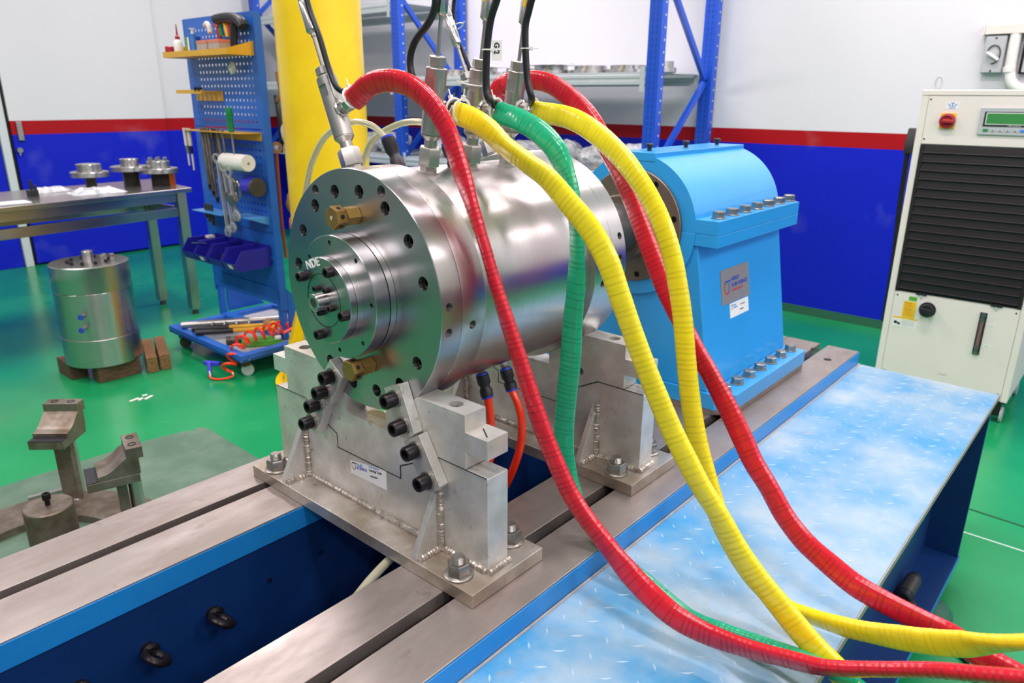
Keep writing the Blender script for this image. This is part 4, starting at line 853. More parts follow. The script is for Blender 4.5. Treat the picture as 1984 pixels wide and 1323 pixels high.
for i in range(5): part('print_line', MB().box(CX - .0029, CX - .0027, .797, .855, .413 + i * .0062, .415 + i * .0062), 'grey', wl_)
gl = part('check_sticker', MB().box(CX - .0027, CX - .0021, .806, .842, .545, .566), 'lime', ch, label='green check sticker')
dl = part('drain_label', MB().box(CX - .0027, CX - .0021, .612, .652, .196, .212), 'ivory', ch); text('lettering', 'No 003', .012, 'grey', (CX - .0029, .632, .199), (0, -1, 0), (0, 0, 1), dl, align='CENTER')
ey = MB().tube([V((CX + .06, .895, 1.575)) + V((.0, .014 * math.cos(a), .028 * math.sin(a))) for a in [2 * PI * i / 18 for i in range(18)]], .005, 8, closed=True); part('lifting_eye', ey, 'grey', ch)
part('side_plug', MB().prism([(CX + .02, 1.25), (CX + .02, 1.30), (CX + .05, 1.37), (CX + .09, 1.37), (CX + .09, 1.25)], 'y', .9425, .99), 'bplastic', ch, .004, 'black plug on the side')
part('side_cord', MB().tube(spline([(CX + .05, .975, 1.26), (CX + .06, .972, 1.0), (CX + .05, .955, .7), (CX + .06, .955, .4)], .03), .012, 10), 'rubber', ch)
for x in (CX + .05, CX + .51):
    for y in (.385, .90):
        f = part('castor_fork', MB().prism([(x - .03, .124), (x + .03, .124), (x + .045, .03), (x + .01, .03)], 'y', y - .016, y + .016).box(x - .045, x + .045, y - .035, y + .035, .116, .1245), 'bplastic', ch)
        part('castor_wheel', MB().lathe([(.022, -.028), (.038, -.027), (.038, -.017), (.022, -.0165)], (x + .024, y, .038), (0, 1, 0), 24).lathe([(.022, .0165), (.038, .017), (.038, .027), (.022, .028)], (x + .024, y, .038), (0, 1, 0), 24), 'grey', f)
# ================================================================== wall switches
wt = thing('cable_trunking', 'cream cable trunking running along the white wall above the isolator switch', 'trunking', (5.29, .3, 1.86))
part('channel', MB().box(5.262, 5.319, -1.2, .969, 1.861, 1.913), 'ivory', wt, .003); part('end_cap', MB().box(5.258, 5.319, .9692, .978, 1.857, 1.916), 'ivory', wt, .002)
iso = thing('isolator_switch', 'grey square wall isolator with a slanted rotary handle above the chiller', 'switch', (5.28, .91, 1.65))
part('box', MB().box(5.268, 5.3195, .851, .957, 1.65, 1.853), 'grey', iso, .006)
part('face_plate', MB().box(5.262, 5.2678, .855, .953, 1.654, 1.849), 'grey', iso, .002)
part('dial_guard', MB().tube([V((5.259, .904 + .034 * math.cos(a), 1.752 + .05 * math.sin(a))) for a in [math.radians(q) for q in range(20, 290, 15)]], .004, 6), 'dgrey', iso)
part('dial', MB().cyl((5.2618, .904, 1.752), (5.25, .904, 1.752), .02), 'grey', iso); part('handle', MB().obox((5.247, .937, 1.765), (5.247, .872, 1.722), .012, .014), 'white', iso, .002)
for z in (1.84, 1.662): part('cover_screw', MB().cyl((5.2605, .904, z), (5.2618, .904, z), .006, n=14), 'dgrey', iso)
pw = thing('conduit_pipe', 'white plastic conduit pipe bending below the isolator switch', 'pipe', (5.29, .81, 1.59))
part('pipe', MB().tube(spline([(5.288, .815, 1.86), (5.288, .813, 1.74), (5.288, .808, 1.66), (5.286, .79, 1.60), (5.284, .755, 1.57), (5.284, .70, 1.56)], .01), .029, 20), 'white', pw); part('pipe_socket', MB().lathe([(.029, 0), (.034, .001), (.034, .03), (.029, .031)], (5.288, .813, 1.655), (-.02, .04, 1), 24), 'white', pw)
s2 = thing('socket_box', 'grey wall box with a black gasket at the right picture edge', 'switch', (5.28, .70, 1.65)); part('box', MB().box(5.268, 5.3195, .64, .752, 1.652, 1.853), 'grey', s2, .004); part('gasket', MB().box(5.281, 5.3185, .633, .768, 1.645, 1.859), 'hole', s2, .002)
# ================================================================== jib column
KX, KY, KR = 2.262, 3.215, .205
co = thing('crane_column', 'thick yellow round steel column with base fins behind the test bed', 'column', (KX, KY, 0))
part('pillar', MB().cyl((KX, KY, .031), (KX, KY, 4.19), KR, n=72), 'colyel', co)
part('base_flange', MB().lathe([(.355, 0), (.36, .003), (.36, .03), (.205, .0305)], (KX, KY, 0), (0, 0, 1), 64), 'colyel', co)
for i in range(8):
    a = math.radians(35 + 45 * i); c_, s_ = math.cos(a), math.sin(a); e = V((c_, s_, 0)); n_ = V((-s_, c_, 0)) * .008
    q = [(KR - .002, .031), (.34, .031), (.34, .07), (KR - .002, .50)]
    vs = [V((KX, KY, 0)) + e * r + V((0, 0, z)) + n_ * sg for sg in (-1, 1) for r, z in q]
    part('base_fin', MB().add(vs, [(3, 2, 1, 0), (4, 5, 6, 7), (0, 1, 5, 4), (1, 2, 6, 5), (2, 3, 7, 6), (3, 0, 4, 7)]), 'colyel', co)
    p = V((KX, KY, 0)) + V((math.cos(a + .39), math.sin(a + .39), 0)) * .30
    b = part('anchor_nut', MB().hexnut((p.x, p.y, .0305), (0, 0, 1), .036, .02).cyl((p.x, p.y, .0305), (p.x, p.y, .07), .011, n=14), 'zinc', co)
# ================================================================== pegboard trolley
pg = thing('tool_trolley', 'blue perforated tool trolley with yellow brackets and a castor tray', 'tool board', (2.25, 4.10, 0))
BXF, Y0, Y1 = 2.232, 3.752, 4.50
for y in (3.762, 4.478): part('post', MB().box(2.236, 2.272, y - .018, y + .022, .12, 1.908), 'peg', pg, .003)
def perforated(z0, z1, pitch=.0375, hs_=.0125, solid_rows=()):
    ys = []; y = Y0 + .045
    while y + hs_ < Y1 - .035: ys.append((y, y + hs_)); y += pitch
    zs = []; z = z0 + .03
    while z + hs_ < z1 - .025: zs.append((z, z + hs_)); z += pitch
    yb = [Y0] + [q for p in ys for q in p] + [Y1]; zb = [z0] + [q for p in zs for q in p] + [z1]
    vs = [(x, y_, z_) for x in (BXF, BXF + .0015) for z_ in zb for y_ in yb]; ny, nz = len(yb), len(zb); fs = []
    for j in range(nz - 1):
        for i in range(ny - 1):
            if i % 2 == 1 and j % 2 == 1: continue
            a = j * ny + i; fs.append((a, a + 1, a + ny + 1, a + ny)); b = a + ny * nz; fs.append((b + ny, b + ny + 1, b + 1, b))
    return MB().add(vs, fs)
for z0, z1 in ((1.325, 1.905), (.80, 1.318)): part('perforated_panel', perforated(z0, z1), 'peg', pg)
part('top_cap', MB().box(BXF - .001, 2.275, Y0, Y1, 1.9055, 1.916), 'peg', pg)
part('side_channel', MB().box(BXF - .0005, 2.275, Y0 - .014, Y0 - .0005, .3, 1.915), 'peg', pg); part('side_channel', MB().box(BXF - .0005, 2.275, Y1 + .0005, Y1 + .012, .3, 1.915), 'peg', pg)
part('solid_panel', MB().box(BXF, BXF + .002, Y0, Y1, .335, .793), 'peg', pg)
part('stiffener', MB().box(BXF - .006, BXF - .0005, Y0, Y1, .76, .80), 'peg', pg, .001); part('stiffener', MB().box(BXF - .006, BXF - .0005, Y0, Y1, .335, .43), 'peg', pg, .001)
part('bin_rail', MB().box(BXF - .008, BXF - .0005, Y0 + .02, Y1 - .02, .60, .625), 'peg', pg)
TX0, TX1, TY0, TY1 = 1.875, 2.62, 3.60, 4.455
ty = [(TX0, TY0), (TX1, TY0), (TX1, TY1), (TX0, TY1)]
part('tray_floor', MB().box(TX0, TX1, TY0, TY1, .112, .116), 'grey', pg)
for a_, b_, c_, d_ in ((TX0, TX0 + .05, TY0, TY1), (TX1 - .05, TX1, TY0, TY1), (TX0 + .0502, TX1 - .0502, TY0, TY0 + .05), (TX0 + .0502, TX1 - .0502, TY1 - .05, TY1)):
    part('tray_rim', MB().box(a_, b_, c_, d_, .105, .145), 'peg', pg, .003)
part('cross_bar', MB().box(2.225, 2.285, 3.78, 4.46, .1165, .15), 'peg', pg, .002)
for y in (3.765, 4.478):
    b = [(2.29, .15), (2.55, .15), (2.29, .42)]; part('post_gusset', MB().prism(b, 'y', y - .006, y + .006), 'peg', pg)
for x in (TX0 + .06, TX1 - .06):
    for y in (TY0 + .07, TY1 - .05):
        f = part('castor_fork', MB().box(x - .02, x + .02, y - .02, y + .02, .06, .104).box(x - .03, x + .03, y - .03, y + .03, .098, .1045), 'dgrey', pg)
        part('castor_wheel', MB().lathe([(.024, -.013), (.034, -.011), (.034, .011), (.024, .013)], (x + .01, y - .0, .034), (.5, 1, 0), 24), 'rackgrey' if (x < 2 and y < 4) else 'dgrey', f)
# yellow brackets
sh = [(BXF - .001, 1.722), (2.08, 1.722), (2.08, 1.70), (BXF - .001, 1.70)]
part('shelf_bracket', MB().box(2.08, BXF - .001, 3.765, 4.478, 1.700, 1.706), 'yelp', pg, label='yellow top shelf')
part('shelf_lip', MB().box(2.078, 2.0805, 3.70 + .065, 4.478, 1.700, 1.73), 'yelp', pg)
for y in (3.762, 4.4785): part('shelf_side', MB().prism([(BXF - .001, 1.700), (2.0785, 1.700), (2.0785, 1.73), (BXF - .001, 1.772)], 'y', y, y + .0025), 'yelp', pg)
part('tool_bracket', MB().box(BXF - .006, BXF - .001, 4.13, 4.44, 1.468, 1.522), 'yelp', pg, .001); tb = MB()
for i in range(6):
    tb.box(2.12, BXF - .0062, 4.14 + i * .052, 4.175 + i * .052, 1.518, 1.522)
tb.box(2.105, 2.12, 4.14, 4.435, 1.507, 1.527); part('tool_bracket_comb', tb, 'yelp', pg)
part('tool_bracket', MB().box(BXF - .006, BXF - .001, 3.765, 4.40, 1.262, 1.305), 'yelp', pg, .001); part('tool_bracket_shelf', MB().box(2.10, BXF - .0062, 3.765, 4.40, 1.303, 1.307), 'yelp', pg)
part('tool_ledge', MB().box(2.11, BXF - .001, 4.09, 4.44, .832, .836), 'ltray', pg, label='light blue ledge'); part('tool_ledge', MB().prism([(BXF - .001, .842), (2.12, .842), (2.12, .848), (BXF - .001, .848)], 'y', 3.77, 4.0), 'ltray', pg, label='light blue ledge'); part('ledge_side', MB().prism([(BXF - .001, .80), (BXF - .001, .842), (2.12, .842)], 'y', 3.77, 3.773), 'ltray', pg)
for i, y in enumerate((4.40, 4.36)): part('bracket_tip', MB().cyl((2.11, y - .2, 1.522), (2.11, y - .2, 1.54), .012), 'hole', pg)
# ---- bins
for i, (y, lab) in enumerate(((4.335, 'blue parts bin at the left end of the row, papers on top'), (4.18, 'second blue parts bin from the left with a white label'), (4.015, 'third blue parts bin from the left holding a dark fitting'), (3.855, 'blue parts bin at the right end of the row with a white label'))):
    t = thing('parts_bin', lab, 'storage bin', (2.10, y, .56), 'blue parts bins hung on the trolley'); xb, xf = BXF - .0085, 2.0; w2 = .072; zt, zb = .672, .562
    s_ = [(xb, zb), (xf + .02, zb), (xf, zb + .045), (xf + .045, zt), (xb, zt)]
    for sg in (-1, 1): part('side_wall', MB().prism(s_, 'y', y + sg * w2 - .002, y + sg * w2 + .002), 'binblue', t)
    part('bottom', MB().box(xf + .02, xb, y - w2 + .0022, y + w2 - .0022, zb, zb + .003), 'binblue', t); part('back', MB().box(xb - .004, xb, y - w2 + .0022, y + w2 - .0022, zb + .0032, zt + .012), 'binblue', t)
    fr = part('front', MB().prism([(xf + .02, zb), (xf + .0175, zb), (xf - .0025, zb + .045), (xf, zb + .045)], 'y', y - w2, y + w2), 'binblue', t)
    [part('rim', MB().box(xf + .042, xb - .001, y + q - .003, y + q + .003, zt + .0002, zt + .004), 'binlight', t) for q in (-w2, w2)]
    if i in (1, 3): part('bin_label', MB().prism([(xf + .012, zb + .012), (xf + .0112, zb + .012), (xf + .0003, zb + .036), (xf + .0011, zb + .036)], 'y', y - .03, y + .014), 'white', t)
    if i == 2: solo('pipe_fitting', MB().cyl((2.06, y - .01, .60), (2.19, y + .01, .635), .022).cyl((2.05, y - .013, .598), (2.075, y - .008, .604), .028), 'dgrey', 'dark pipe fitting lying in the third blue bin', 'fitting')
    if i == 0:
        solo('paper_scrap', MB().add([(2.02, 4.30, .66), (2.08, 4.24, .655), (2.06, 4.22, .668), (2.0, 4.27, .672)], [(0, 1, 2, 3)]).add([(2.02, 4.30, .6585), (2.08, 4.24, .6535), (2.06, 4.22, .6665), (2.0, 4.27, .6705)], [(3, 2, 1, 0)]), 'whitep', 'curled white paper on the blue bins', 'paper')
        solo('paper_scrap', MB().box(2.12, 2.16, 4.29, 4.33, .676, .69), 'pinkwhite', 'small folded pale paper packet on the leftmost blue bin', 'paper')
# ---- things on the yellow shelf
S = lambda *a, **k: solo(*a, **k)
sz = 1.7065
b = thing('glue_bottle', 'white dropper bottle with a tall red nozzle on the yellow shelf', 'bottle', (2.125, 4.375, sz)); part('bottle', MB().lathe([(.023, 0), (.025, .003), (.025, .07), (.018, .085), (.012, .09)], (2.125, 4.375, sz), (0, 0, 1), 20), 'white', b); part('nozzle', MB().lathe([(.013, .09), (.013, .105), (.006, .112), (.0025, .17)], (2.125, 4.375, sz), (0, 0, 1), 14), 'red', b)
S('bottle_cap', MB().lathe([(.024, 0), (.024, .052), (.02, .056)], (2.108, 4.452, sz), (0, 0, 1), 20), 'red', 'short dark red cap standing at the left end of the yellow shelf', 'cap')
for i, (mt, lab, h) in enumerate((('lime', 'thin green booklet', .10), ('white', 'thin white pink booklet', .098), ('bluemark', 'thick blue folder', .105))):
    S('booklet', MB().box(2.14, 2.20, 4.30 - i * .022, 4.318 - i * .022, sz, sz + h), mt, lab + ' upright on the yellow shelf beside the bottle', 'book', 'booklets on the yellow shelf', .001)
mk = thing('syringe', 'pale blue grease syringe standing on the yellow shelf', 'syringe', (2.12, 4.185, sz)); part('barrel', MB().lathe([(.014, .012), (.014, .105), (.018, .106), (.018, .11)], (2.12, 4.185, sz), (0, 0, 1), 18), 'lbluemark', mk); part('tip', MB().cyl((2.12, 4.185, sz), (2.12, 4.185, sz + .012), .009), 'white', mk); part('plunger', MB().cyl((2.12, 4.185, sz + .11), (2.12, 4.185, sz + .135), .008).cyl((2.12, 4.185, sz + .135), (2.12, 4.185, sz + .139), .016), 'white', mk)
for i, (y, lab) in enumerate(((4.06, 'left grey and orange small carton on the yellow shelf'), (3.935, 'right grey and orange small carton on the yellow shelf'))):
    t = thing('small_carton', lab, 'box', (2.13, y, sz), 'cartons on the yellow shelf'); part('carton', MB().box(2.10, 2.17, y - .056, y + .056, sz, sz + .055), 'card', t, .001); part('lid_band', MB().box(2.099, 2.171, y - .057, y + .057, sz + .0552, sz + .072), 'salmon', t, .001); part('print_patch', MB().box(2.0988, 2.0998, y - .03, y + .03, sz + .008, sz + .024), 'salmon', t)
S('spray_nozzle', MB().tube(spline([(2.17, 4.13, 1.86), (2.165, 4.10, 1.868), (2.16, 4.075, 1.855), (2.158, 4.06, 1.82)], .006), .013, 12), 'pinkwhite', 'cream curved spray nozzle in front of the board above the cartons', 'nozzle')
for i, (y, z, mt, m2, lab) in enumerate(((4.03, 1.862, 'red', 'green', 'red and green gripped pliers'), (3.945, 1.872, 'yellab', 'redmark', 'yellow and red gripped pliers'))):
    t = thing('pliers', lab + ' hung above the cartons on the blue board', 'pliers', (2.19, y, z - .07)); part('grip', MB().tube(spline([(2.19, y + .03, z), (2.185, y + .0, z - .01), (2.185, y - .01, z - .045), (2.188, y - .012, z - .075)], .006), .011, 10), mt, t); part('grip', MB().tube(spline([(2.19, y - .045, z + .006), (2.185, y - .035, z - .02), (2.187, y - .038, z - .06)], .006), .010, 10), m2, t); part('jaws', MB().tube(spline([(2.19, y + .03, z + .004), (2.195, y - .03, z + .018), (2.2, y - .07, z + .02)], .008), .009, 8), 'dgrey', t)
dr = thing('heat_gun', 'black pistol-shaped tool hung at the upper right of the blue board', 'power tool', (2.19, 3.84, 1.72)); part('housing', MB().tube(spline([(2.18, 4.02, 1.885), (2.18, 3.93, 1.888), (2.18, 3.84, 1.882), (2.18, 3.775, 1.862), (2.18, 3.752, 1.835)], .008), .026, 14, .03), 'bplastic', dr); part('grip', MB().tube(spline([(2.185, 3.85, 1.87), (2.185, 3.865, 1.82), (2.185, 3.875, 1.73)], .008), .019, 12, .024), 'bplastic', dr)
# ---- tools hanging
def rod_tool(nm, y, x, ztop, zbot, r, mt, lab, cat, lean=.02, tip=None, group=None, hand=None):
    t = thing(nm, lab, cat, (x, y, zbot), group); part('shank', MB().cyl((x, y, ztop), (x - .005, y - lean, zbot), r, r * .75, 12), mt, t)
    if tip: part('tip', MB().cyl((x - .005, y - lean, zbot + .03), (x - .005, y - lean, zbot - .004), r * 1.1, r * .6, 10), tip, t)
    if hand: part('handle', MB().lathe([(hand[1] * .8, 0), (hand[1], .01), (hand[1], hand[0] - .01), (hand[1] * .7, hand[0])], (x, y, ztop - .01), (0, 0, 1), 14), hand[2], t)
G = 'hanging files'
for i, (y, zb) in enumerate(((4.235, .975), (4.20, .94), (4.165, .905), (4.055, .97))):
    rod_tool('hand_file', y, 2.13, 1.325, zb, .010, 'rusty', ['leftmost long steel file hanging below the yellow bracket', 'second long steel file from the left', 'longest steel file hanging on the blue board', 'rightmost steel file hanging beside the paper roll'][i], 'file', .03, 'black_ox', G)
for i, (y, z0, z1) in enumerate(((4.42, 1.30, 1.10), (4.37, 1.30, 1.075))):
    t = thing('torque_screwdriver', ['leftmost steel precision screwdriver hanging at the board edge', 'second steel precision screwdriver with a dark sleeve at the board edge'][i], 'screwdriver', (2.12, y, z1)); part('handle', MB().cyl((2.12, y, z0 + .015), (2.12, y, z0 - .085), .012, .0105), 'pinkwhite', t); part('sleeve', MB().cyl((2.12, y, z0 - .0855), (2.12, y - .005, z0 - .13), .0105, .008), 'black_ox' if i else 'zinc', t); part('blade', MB().cyl((2.12, y - .005, z0 - .1305), (2.12, y - .006, z1), .006, .005), 'pinkwhite', t)
for i, y in enumerate((4.13, 4.095)): rod_tool('hex_key', y, 2.14, 1.32, 1.05 - .03 * i, .008, 'dgrey', ['dark long hex key behind the files, left of two', 'dark long hex key behind the files, right of two'][i], 'hex key', .01)
t = thing('green_screwdriver', 'long screwdriver with a green handle standing in the yellow bracket', 'screwdriver', (2.13, 3.90, 1.17)); part('handle', MB().lathe([(.012, 0), (.016, .01), (.016, .075), (.019, .08), (.017, .125), (.01, .13)], (2.13, 3.90, 1.308), (0, .03, 1), 14), 'green', t); part('blade', MB().cyl((2.13, 3.90, 1.308), (2.13, 3.895, 1.13), .006), 'stainless', t)
t = thing('pin_punch', 'thin bright pin punch hanging left of the green screwdriver', 'punch', (2.13, 4.0, 1.19)); part('shank', MB().cyl((2.13, 4.0, 1.31), (2.13, 3.995, 1.19), .007, .005), 'zinc', t); part('head', MB().cyl((2.13, 4.0, 1.3102), (2.13, 4.0, 1.32), .010), 'zinc', t)
t = thing('paper_roll', 'white paper towel roll on the blue board', 'paper roll', (2.14, 3.90, 1.10)); part('roll', MB().lathe([(.007, .001), (.043, .0005), (.045, .004), (.045, .246), (.043, .25), (.007, .25)], (2.14, 3.775, 1.148), (0, 1, 0), 32), 'whitep', t, .002); part('hook', MB().cyl((2.14, 3.77, 1.148), (2.14, 4.045, 1.148), .006), 'zinc', t)
def wrench(y, zt, zb, lab):
    x = 2.105; t = thing('combination_wrench', lab, 'wrench', (x, y, zb), 'combination wrenches hung over the bins')
    part('ring_end', MB().ring((x - .008, y, zt), (1, .25, 0), .026, .015, .014, 20), 'zincbright', t); part('shank', MB().obox((x, y - .002, zt - .022), (x, y - .028, zb + .028), 0.010, .020, up=(1, 0, 0)), 'zincbright', t, .002)
    P = [(math.cos(a), math.sin(a)) for a in [math.radians(q) for q in (-60, -20, 20, 60, 90, 120, 160, 200, 240)]]
    o = [(y - .032 + 0.034 * math.cos(math.radians(q)), zb + .006 + 0.034 * math.sin(math.radians(q))) for q in range(-50, 231, 20)]; i_ = [(y - .032 + .012, zb - .022), (y - .032 + .012, zb + .008), (y - .032 - .012, zb + .008), (y - .032 - .012, zb - .022)]
    part('open_jaw', MB().prism(o + i_[::-1], 'x', x - .006, x + .006), 'zincbright', t, .001)
wrench(4.045, 1.165, .745, 'large bright combination wrench hanging in front of the paper roll'); wrench(3.985, 1.12, .775, 'smaller combination wrench hanging right of the large one'); wrench(3.93, 1.09, .845, 'short combination wrench hanging behind the tape roll shackles')
t = thing('tape_roll', 'roll of blue tape on a peg of the tool board', 'tape', (2.17, 3.77, .96)); part('tape', MB().ring((2.17, 3.715 + .05, 1.018), (0, 1, 0), .05, .03, .10, 32), 'binlight', t); part('core', MB().lathe([(.006, 0), (.050, 0), (.053, .004), (.053, .014), (.006, .014)], (2.17, 3.750, 1.018), (0, 1, 0), 32), 'dgrey', t)
for i, (y, z) in enumerate(((3.945, 1.02), (3.90, 1.005))):
    t = thing('bow_shackle', ['left steel bow shackle hanging beside the blue tape', 'right steel bow shackle with a pin nut hanging beside the blue tape'][i], 'shackle', (2.13, y, z - .08), 'shackles beside the blue tape'); part('bow', MB().tube(spline([(2.13, y + .018, z - .045), (2.13, y + .028, z), (2.13, y, z + .038), (2.13, y - .028, z), (2.13, y - .018, z - .045)], .006), .0085, 10), 'zinc', t); part('pin', MB().cyl((2.10, y + .03, z - .05), (2.10, y - .03, z - .055), .013), 'zinc', t); part('pin_nut', MB().cyl((2.105, y - .0, z - .06), (2.085, y, z - .062), .026, n=12), 'zinc', t); part('tip', MB().cyl((2.10, y, z - .07), (2.10, y - .006, z - .11), .013, .006), 'zinc', t)
for i in range(3):
    y = 4.36 - i * .034; solo('drill_bit', MB().cyl((2.16, y, .79 - .02 * i), (2.16, y, .875), .010, n=12), 'dgrey', ['left dark drill bit standing through the light blue ledge', 'middle dark drill bit standing through the light blue ledge', 'right dark drill bit standing through the light blue ledge'][i], 'drill bit', 'drill bits in the ledge')
solo('rag', MB().sphere((2.19, 3.93, 1.64), .03, 10, 7, (.5, 1, 1), .25, random.Random(4)), 'whitep', 'crumpled white tissue hooked on the upper blue board', 'tissue')
# ---- behind the board
t = thing('orange_strap', 'orange lifting strap hanging at the right side of the trolley', 'strap', (2.31, 3.795, .62)); part('strap', MB().tube(spline([(2.31, 3.765, 1.20), (2.31, 3.772, 1.0), (2.312, 3.777, .8), (2.315, 3.772, .60)], .03), .004, 8, .018), 'strap', t); part('strap_eye', MB().ring((2.31, 3.755, 1.225), (-.6, -.8, 0), .032, .014, .012, 20), 'tan', t)
solo('chain_hoist_hook', MB().tube(spline([(2.33, 3.72, 1.62), (2.33, 3.705, 1.55), (2.33, 3.70, 1.5), (2.33, 3.74, 1.47)], .008), .011, 8), 'tan', 'tan metal hook hanging at the right side of the trolley top', 'hook')
for i, (z, r, y, mt, lab) in enumerate(((1.30, .04, 3.705, 'pinkwhite', 'pale leather glove bundle hung behind the trolley edge'), (1.22, .034, 3.69, 'tan', 'brown metal ball fitting hung behind the trolley edge'), (.92, .038, 3.72, 'tan', 'tan glove hung behind the orange strap'), (.80, .034, 3.712, 'salmon', 'pink tipped glove finger behind the orange strap'))):
    solo('hanging_glove', MB().sphere((2.35, y, z), r, 12, 8, (.8, .8, 1.5), .12, random.Random(i)), mt, lab, 'glove')
solo('black_hose_coil', MB().tube(spline([(2.34, 3.765, 1.50), (2.33, 3.735, 1.40), (2.33, 3.735, 1.28), (2.335, 3.76, 1.2)], .02), .013, 10), 'bplastic', 'black hose hanging along the right edge of the trolley', 'hose')
# ---- in the tray
tz = .116
t = thing('steel_pipe', 'bright steel pipe lying across the back of the blue tray', 'pipe', (2.1, 4.1, tz)); part('pipe', MB().cyl((1.90, 4.33, .166), (2.39, 4.02, .166), .021, n=20), 'stainless', t)
for i, (k0, lab) in enumerate(((0, 'rear hammer with a brown mallet head in the blue tray'), (1, 'front hammer with a yellow collar in the blue tray'))):
    a = V((1.905 - .02 * k0, 4.21 - .085 * k0, .166)); bq = V((2.26 - .01 * k0, 3.985 - .085 * k0, .158)); d = (bq - a).normalized()
    t = thing('hammer', lab, 'hammer', (a + bq) / 2 - V((0, 0, .04)), 'hammers in the blue tray'); part('rubber_grip', MB().cyl(a, a + d * .21, .0165, .0155), 'bplastic', t); part('handle', MB().cyl(a + d * .2102, bq, .0125), 'yelp', t)
    n_ = V((-d.y, d.x, 0)); h = part('hammer_head', MB().lathe([(.024, -.055), (.028, -.05), (.028, -.022), (.022, -.016), (.022, .016), (.028, .022), (.028, .05), (.024, .055)], bq + d * .012, n_ if i == 0 else (n_ + V((0, 0, .1))), 20), 'tan' if i == 0 else 'yelp', t)
for i in range(4):
    p = V((2.03 + i * .058, 4.19 - i * .04, .160)); t = thing('eye_bolt', ['first', 'second', 'third', 'fourth'][i] + ' steel eye bolt from the left lying against the steel pipe', 'eye bolt', p - V((0, 0, .04)), 'eye bolts in the tray'); part('eye', MB().tube([p + V((.012 * math.cos(a), .012 * math.cos(a), .019 * math.sin(a))) for a in [2 * PI * k / 14 for k in range(14)]], .007, 8, closed=True), 'zinc', t); part('shank', MB().cyl(p + V((-.012, -.010, -.016)), p + V((-.03, -.03, -.03)), .008), 'copper' if i > 1 else 'zinc', t)
t = thing('tool_case', 'lime green flat tool case under the orange coil hose', 'case', (2.10, 3.78, tz)); part('case', MB().obox((2.02, 3.84, .136), (2.2, 3.72, .136), .09, .035), 'lime', t, .005); part('clasp', MB().cyl((2.17, 3.70, .156), (2.17, 3.70, .17), .018), 'white', t)
t = thing('pneumatic_wrench', 'dark air ratchet lying in the tray before the hammers', 'air tool', (2.0, 3.88, tz)); part('body', MB().cyl((1.965, 3.92, .142), (2.06, 3.86, .142), .024), 'dgrey', t); part('air_inlet', MB().cyl((1.995, 3.865, .16), (1.965, 3.84, .175), .013), 'zinc', t)
hel = []; base = spline([(2.36, 3.80, .175), (2.30, 3.79, .19), (2.22, 3.76, .20), (2.13, 3.74, .20), (2.04, 3.745, .195), (1.96, 3.73, .18), (1.90, 3.70, .135), (1.855, 3.69, .085), (1.835, 3.68, .055)], .004)
for i, p in enumerate(base):
    tt = (base[min(i + 1, len(base) - 1)] - base[max(i - 1, 0)]).normalized(); a_, b_, _ = frame(tt); w_ = i * .004 * 2 * PI / .056; r = .033; hel.append(p + a_ * r * math.cos(w_) + b_ * r * math.sin(w_))
hc = thing('coil_air_hose', 'orange coiled air hose with a blue blow gun spilling over the tray edge', 'air hose', (2.05, 3.74, 0)); part('coil', MB().tube(hel, .0075, 8), 'orange', hc); part('straight_end', MB().tube(spline([(2.2, 3.69, .185), (2.3, 3.70, .20), (2.42, 3.72, .21)], .02), .009, 10), 'orange', hc); e = hel[-1]
part('tail', MB().tube(spline([e, (1.85, 3.665, .02), (1.80, 3.70, .008), (1.765, 3.745, .012), (1.775, 3.775, .03)], .008), .0055, 8), 'orange', hc); part('blow_gun', MB().obox((1.775, 3.775, .02), (1.79, 3.80, .085), .022, .026).obox((1.775, 3.83, .08), (1.83, 3.76, .075), .022, .024), 'airblue', hc, .004, 'blue blow gun'); part('gun_coupling', MB().cyl((1.772, 3.765, .016), (1.776, 3.78, .04), .011), 'zinc', hc)
# ================================================================== work table at the left wall
tb_ = thing('work_table', 'stainless steel work table against the blue wall at the left', 'table', (1.6, 5.35, 0))
TZ = .895
tp = [(.62, 4.78), (2.415, 5.04), (2.47, 5.80), (.55, 5.56)]
part('tabletop', MB().prism(tp, 'z', TZ - .03, TZ), 'table', tb_, .004)
def leg(x, y, nm='leg'):
    part(nm, MB().box(x - .032, x + .032, y - .032, y + .032, .035, TZ - .0302), 'table', tb_, .003); part('leg_foot', MB().cyl((x, y, 0), (x, y, .035), .022, .016), 'dgrey', tb_)
legs = [(2.345, 5.085), (2.30, 5.50), (.70, 4.86), (.66, 5.45)]
for x, y in legs: leg(x, y)
def rl_(a, b, z0, z1): part('apron', MB().obox((a[0], a[1], (z0 + z1) / 2), (b[0], b[1], (z0 + z1) / 2), .03, z1 - z0), 'table', tb_, .002)
for z0, z1 in ((.805, .862), (.705, .765)):
    rl_((.735, 4.864), (2.31, 5.08), z0, z1); rl_((.69, 5.452), (2.265, 5.497), z0, z1); rl_((2.342, 5.12), (2.303, 5.465), z0, z1); rl_((.697, 4.895), (.663, 5.415), z0, z1)
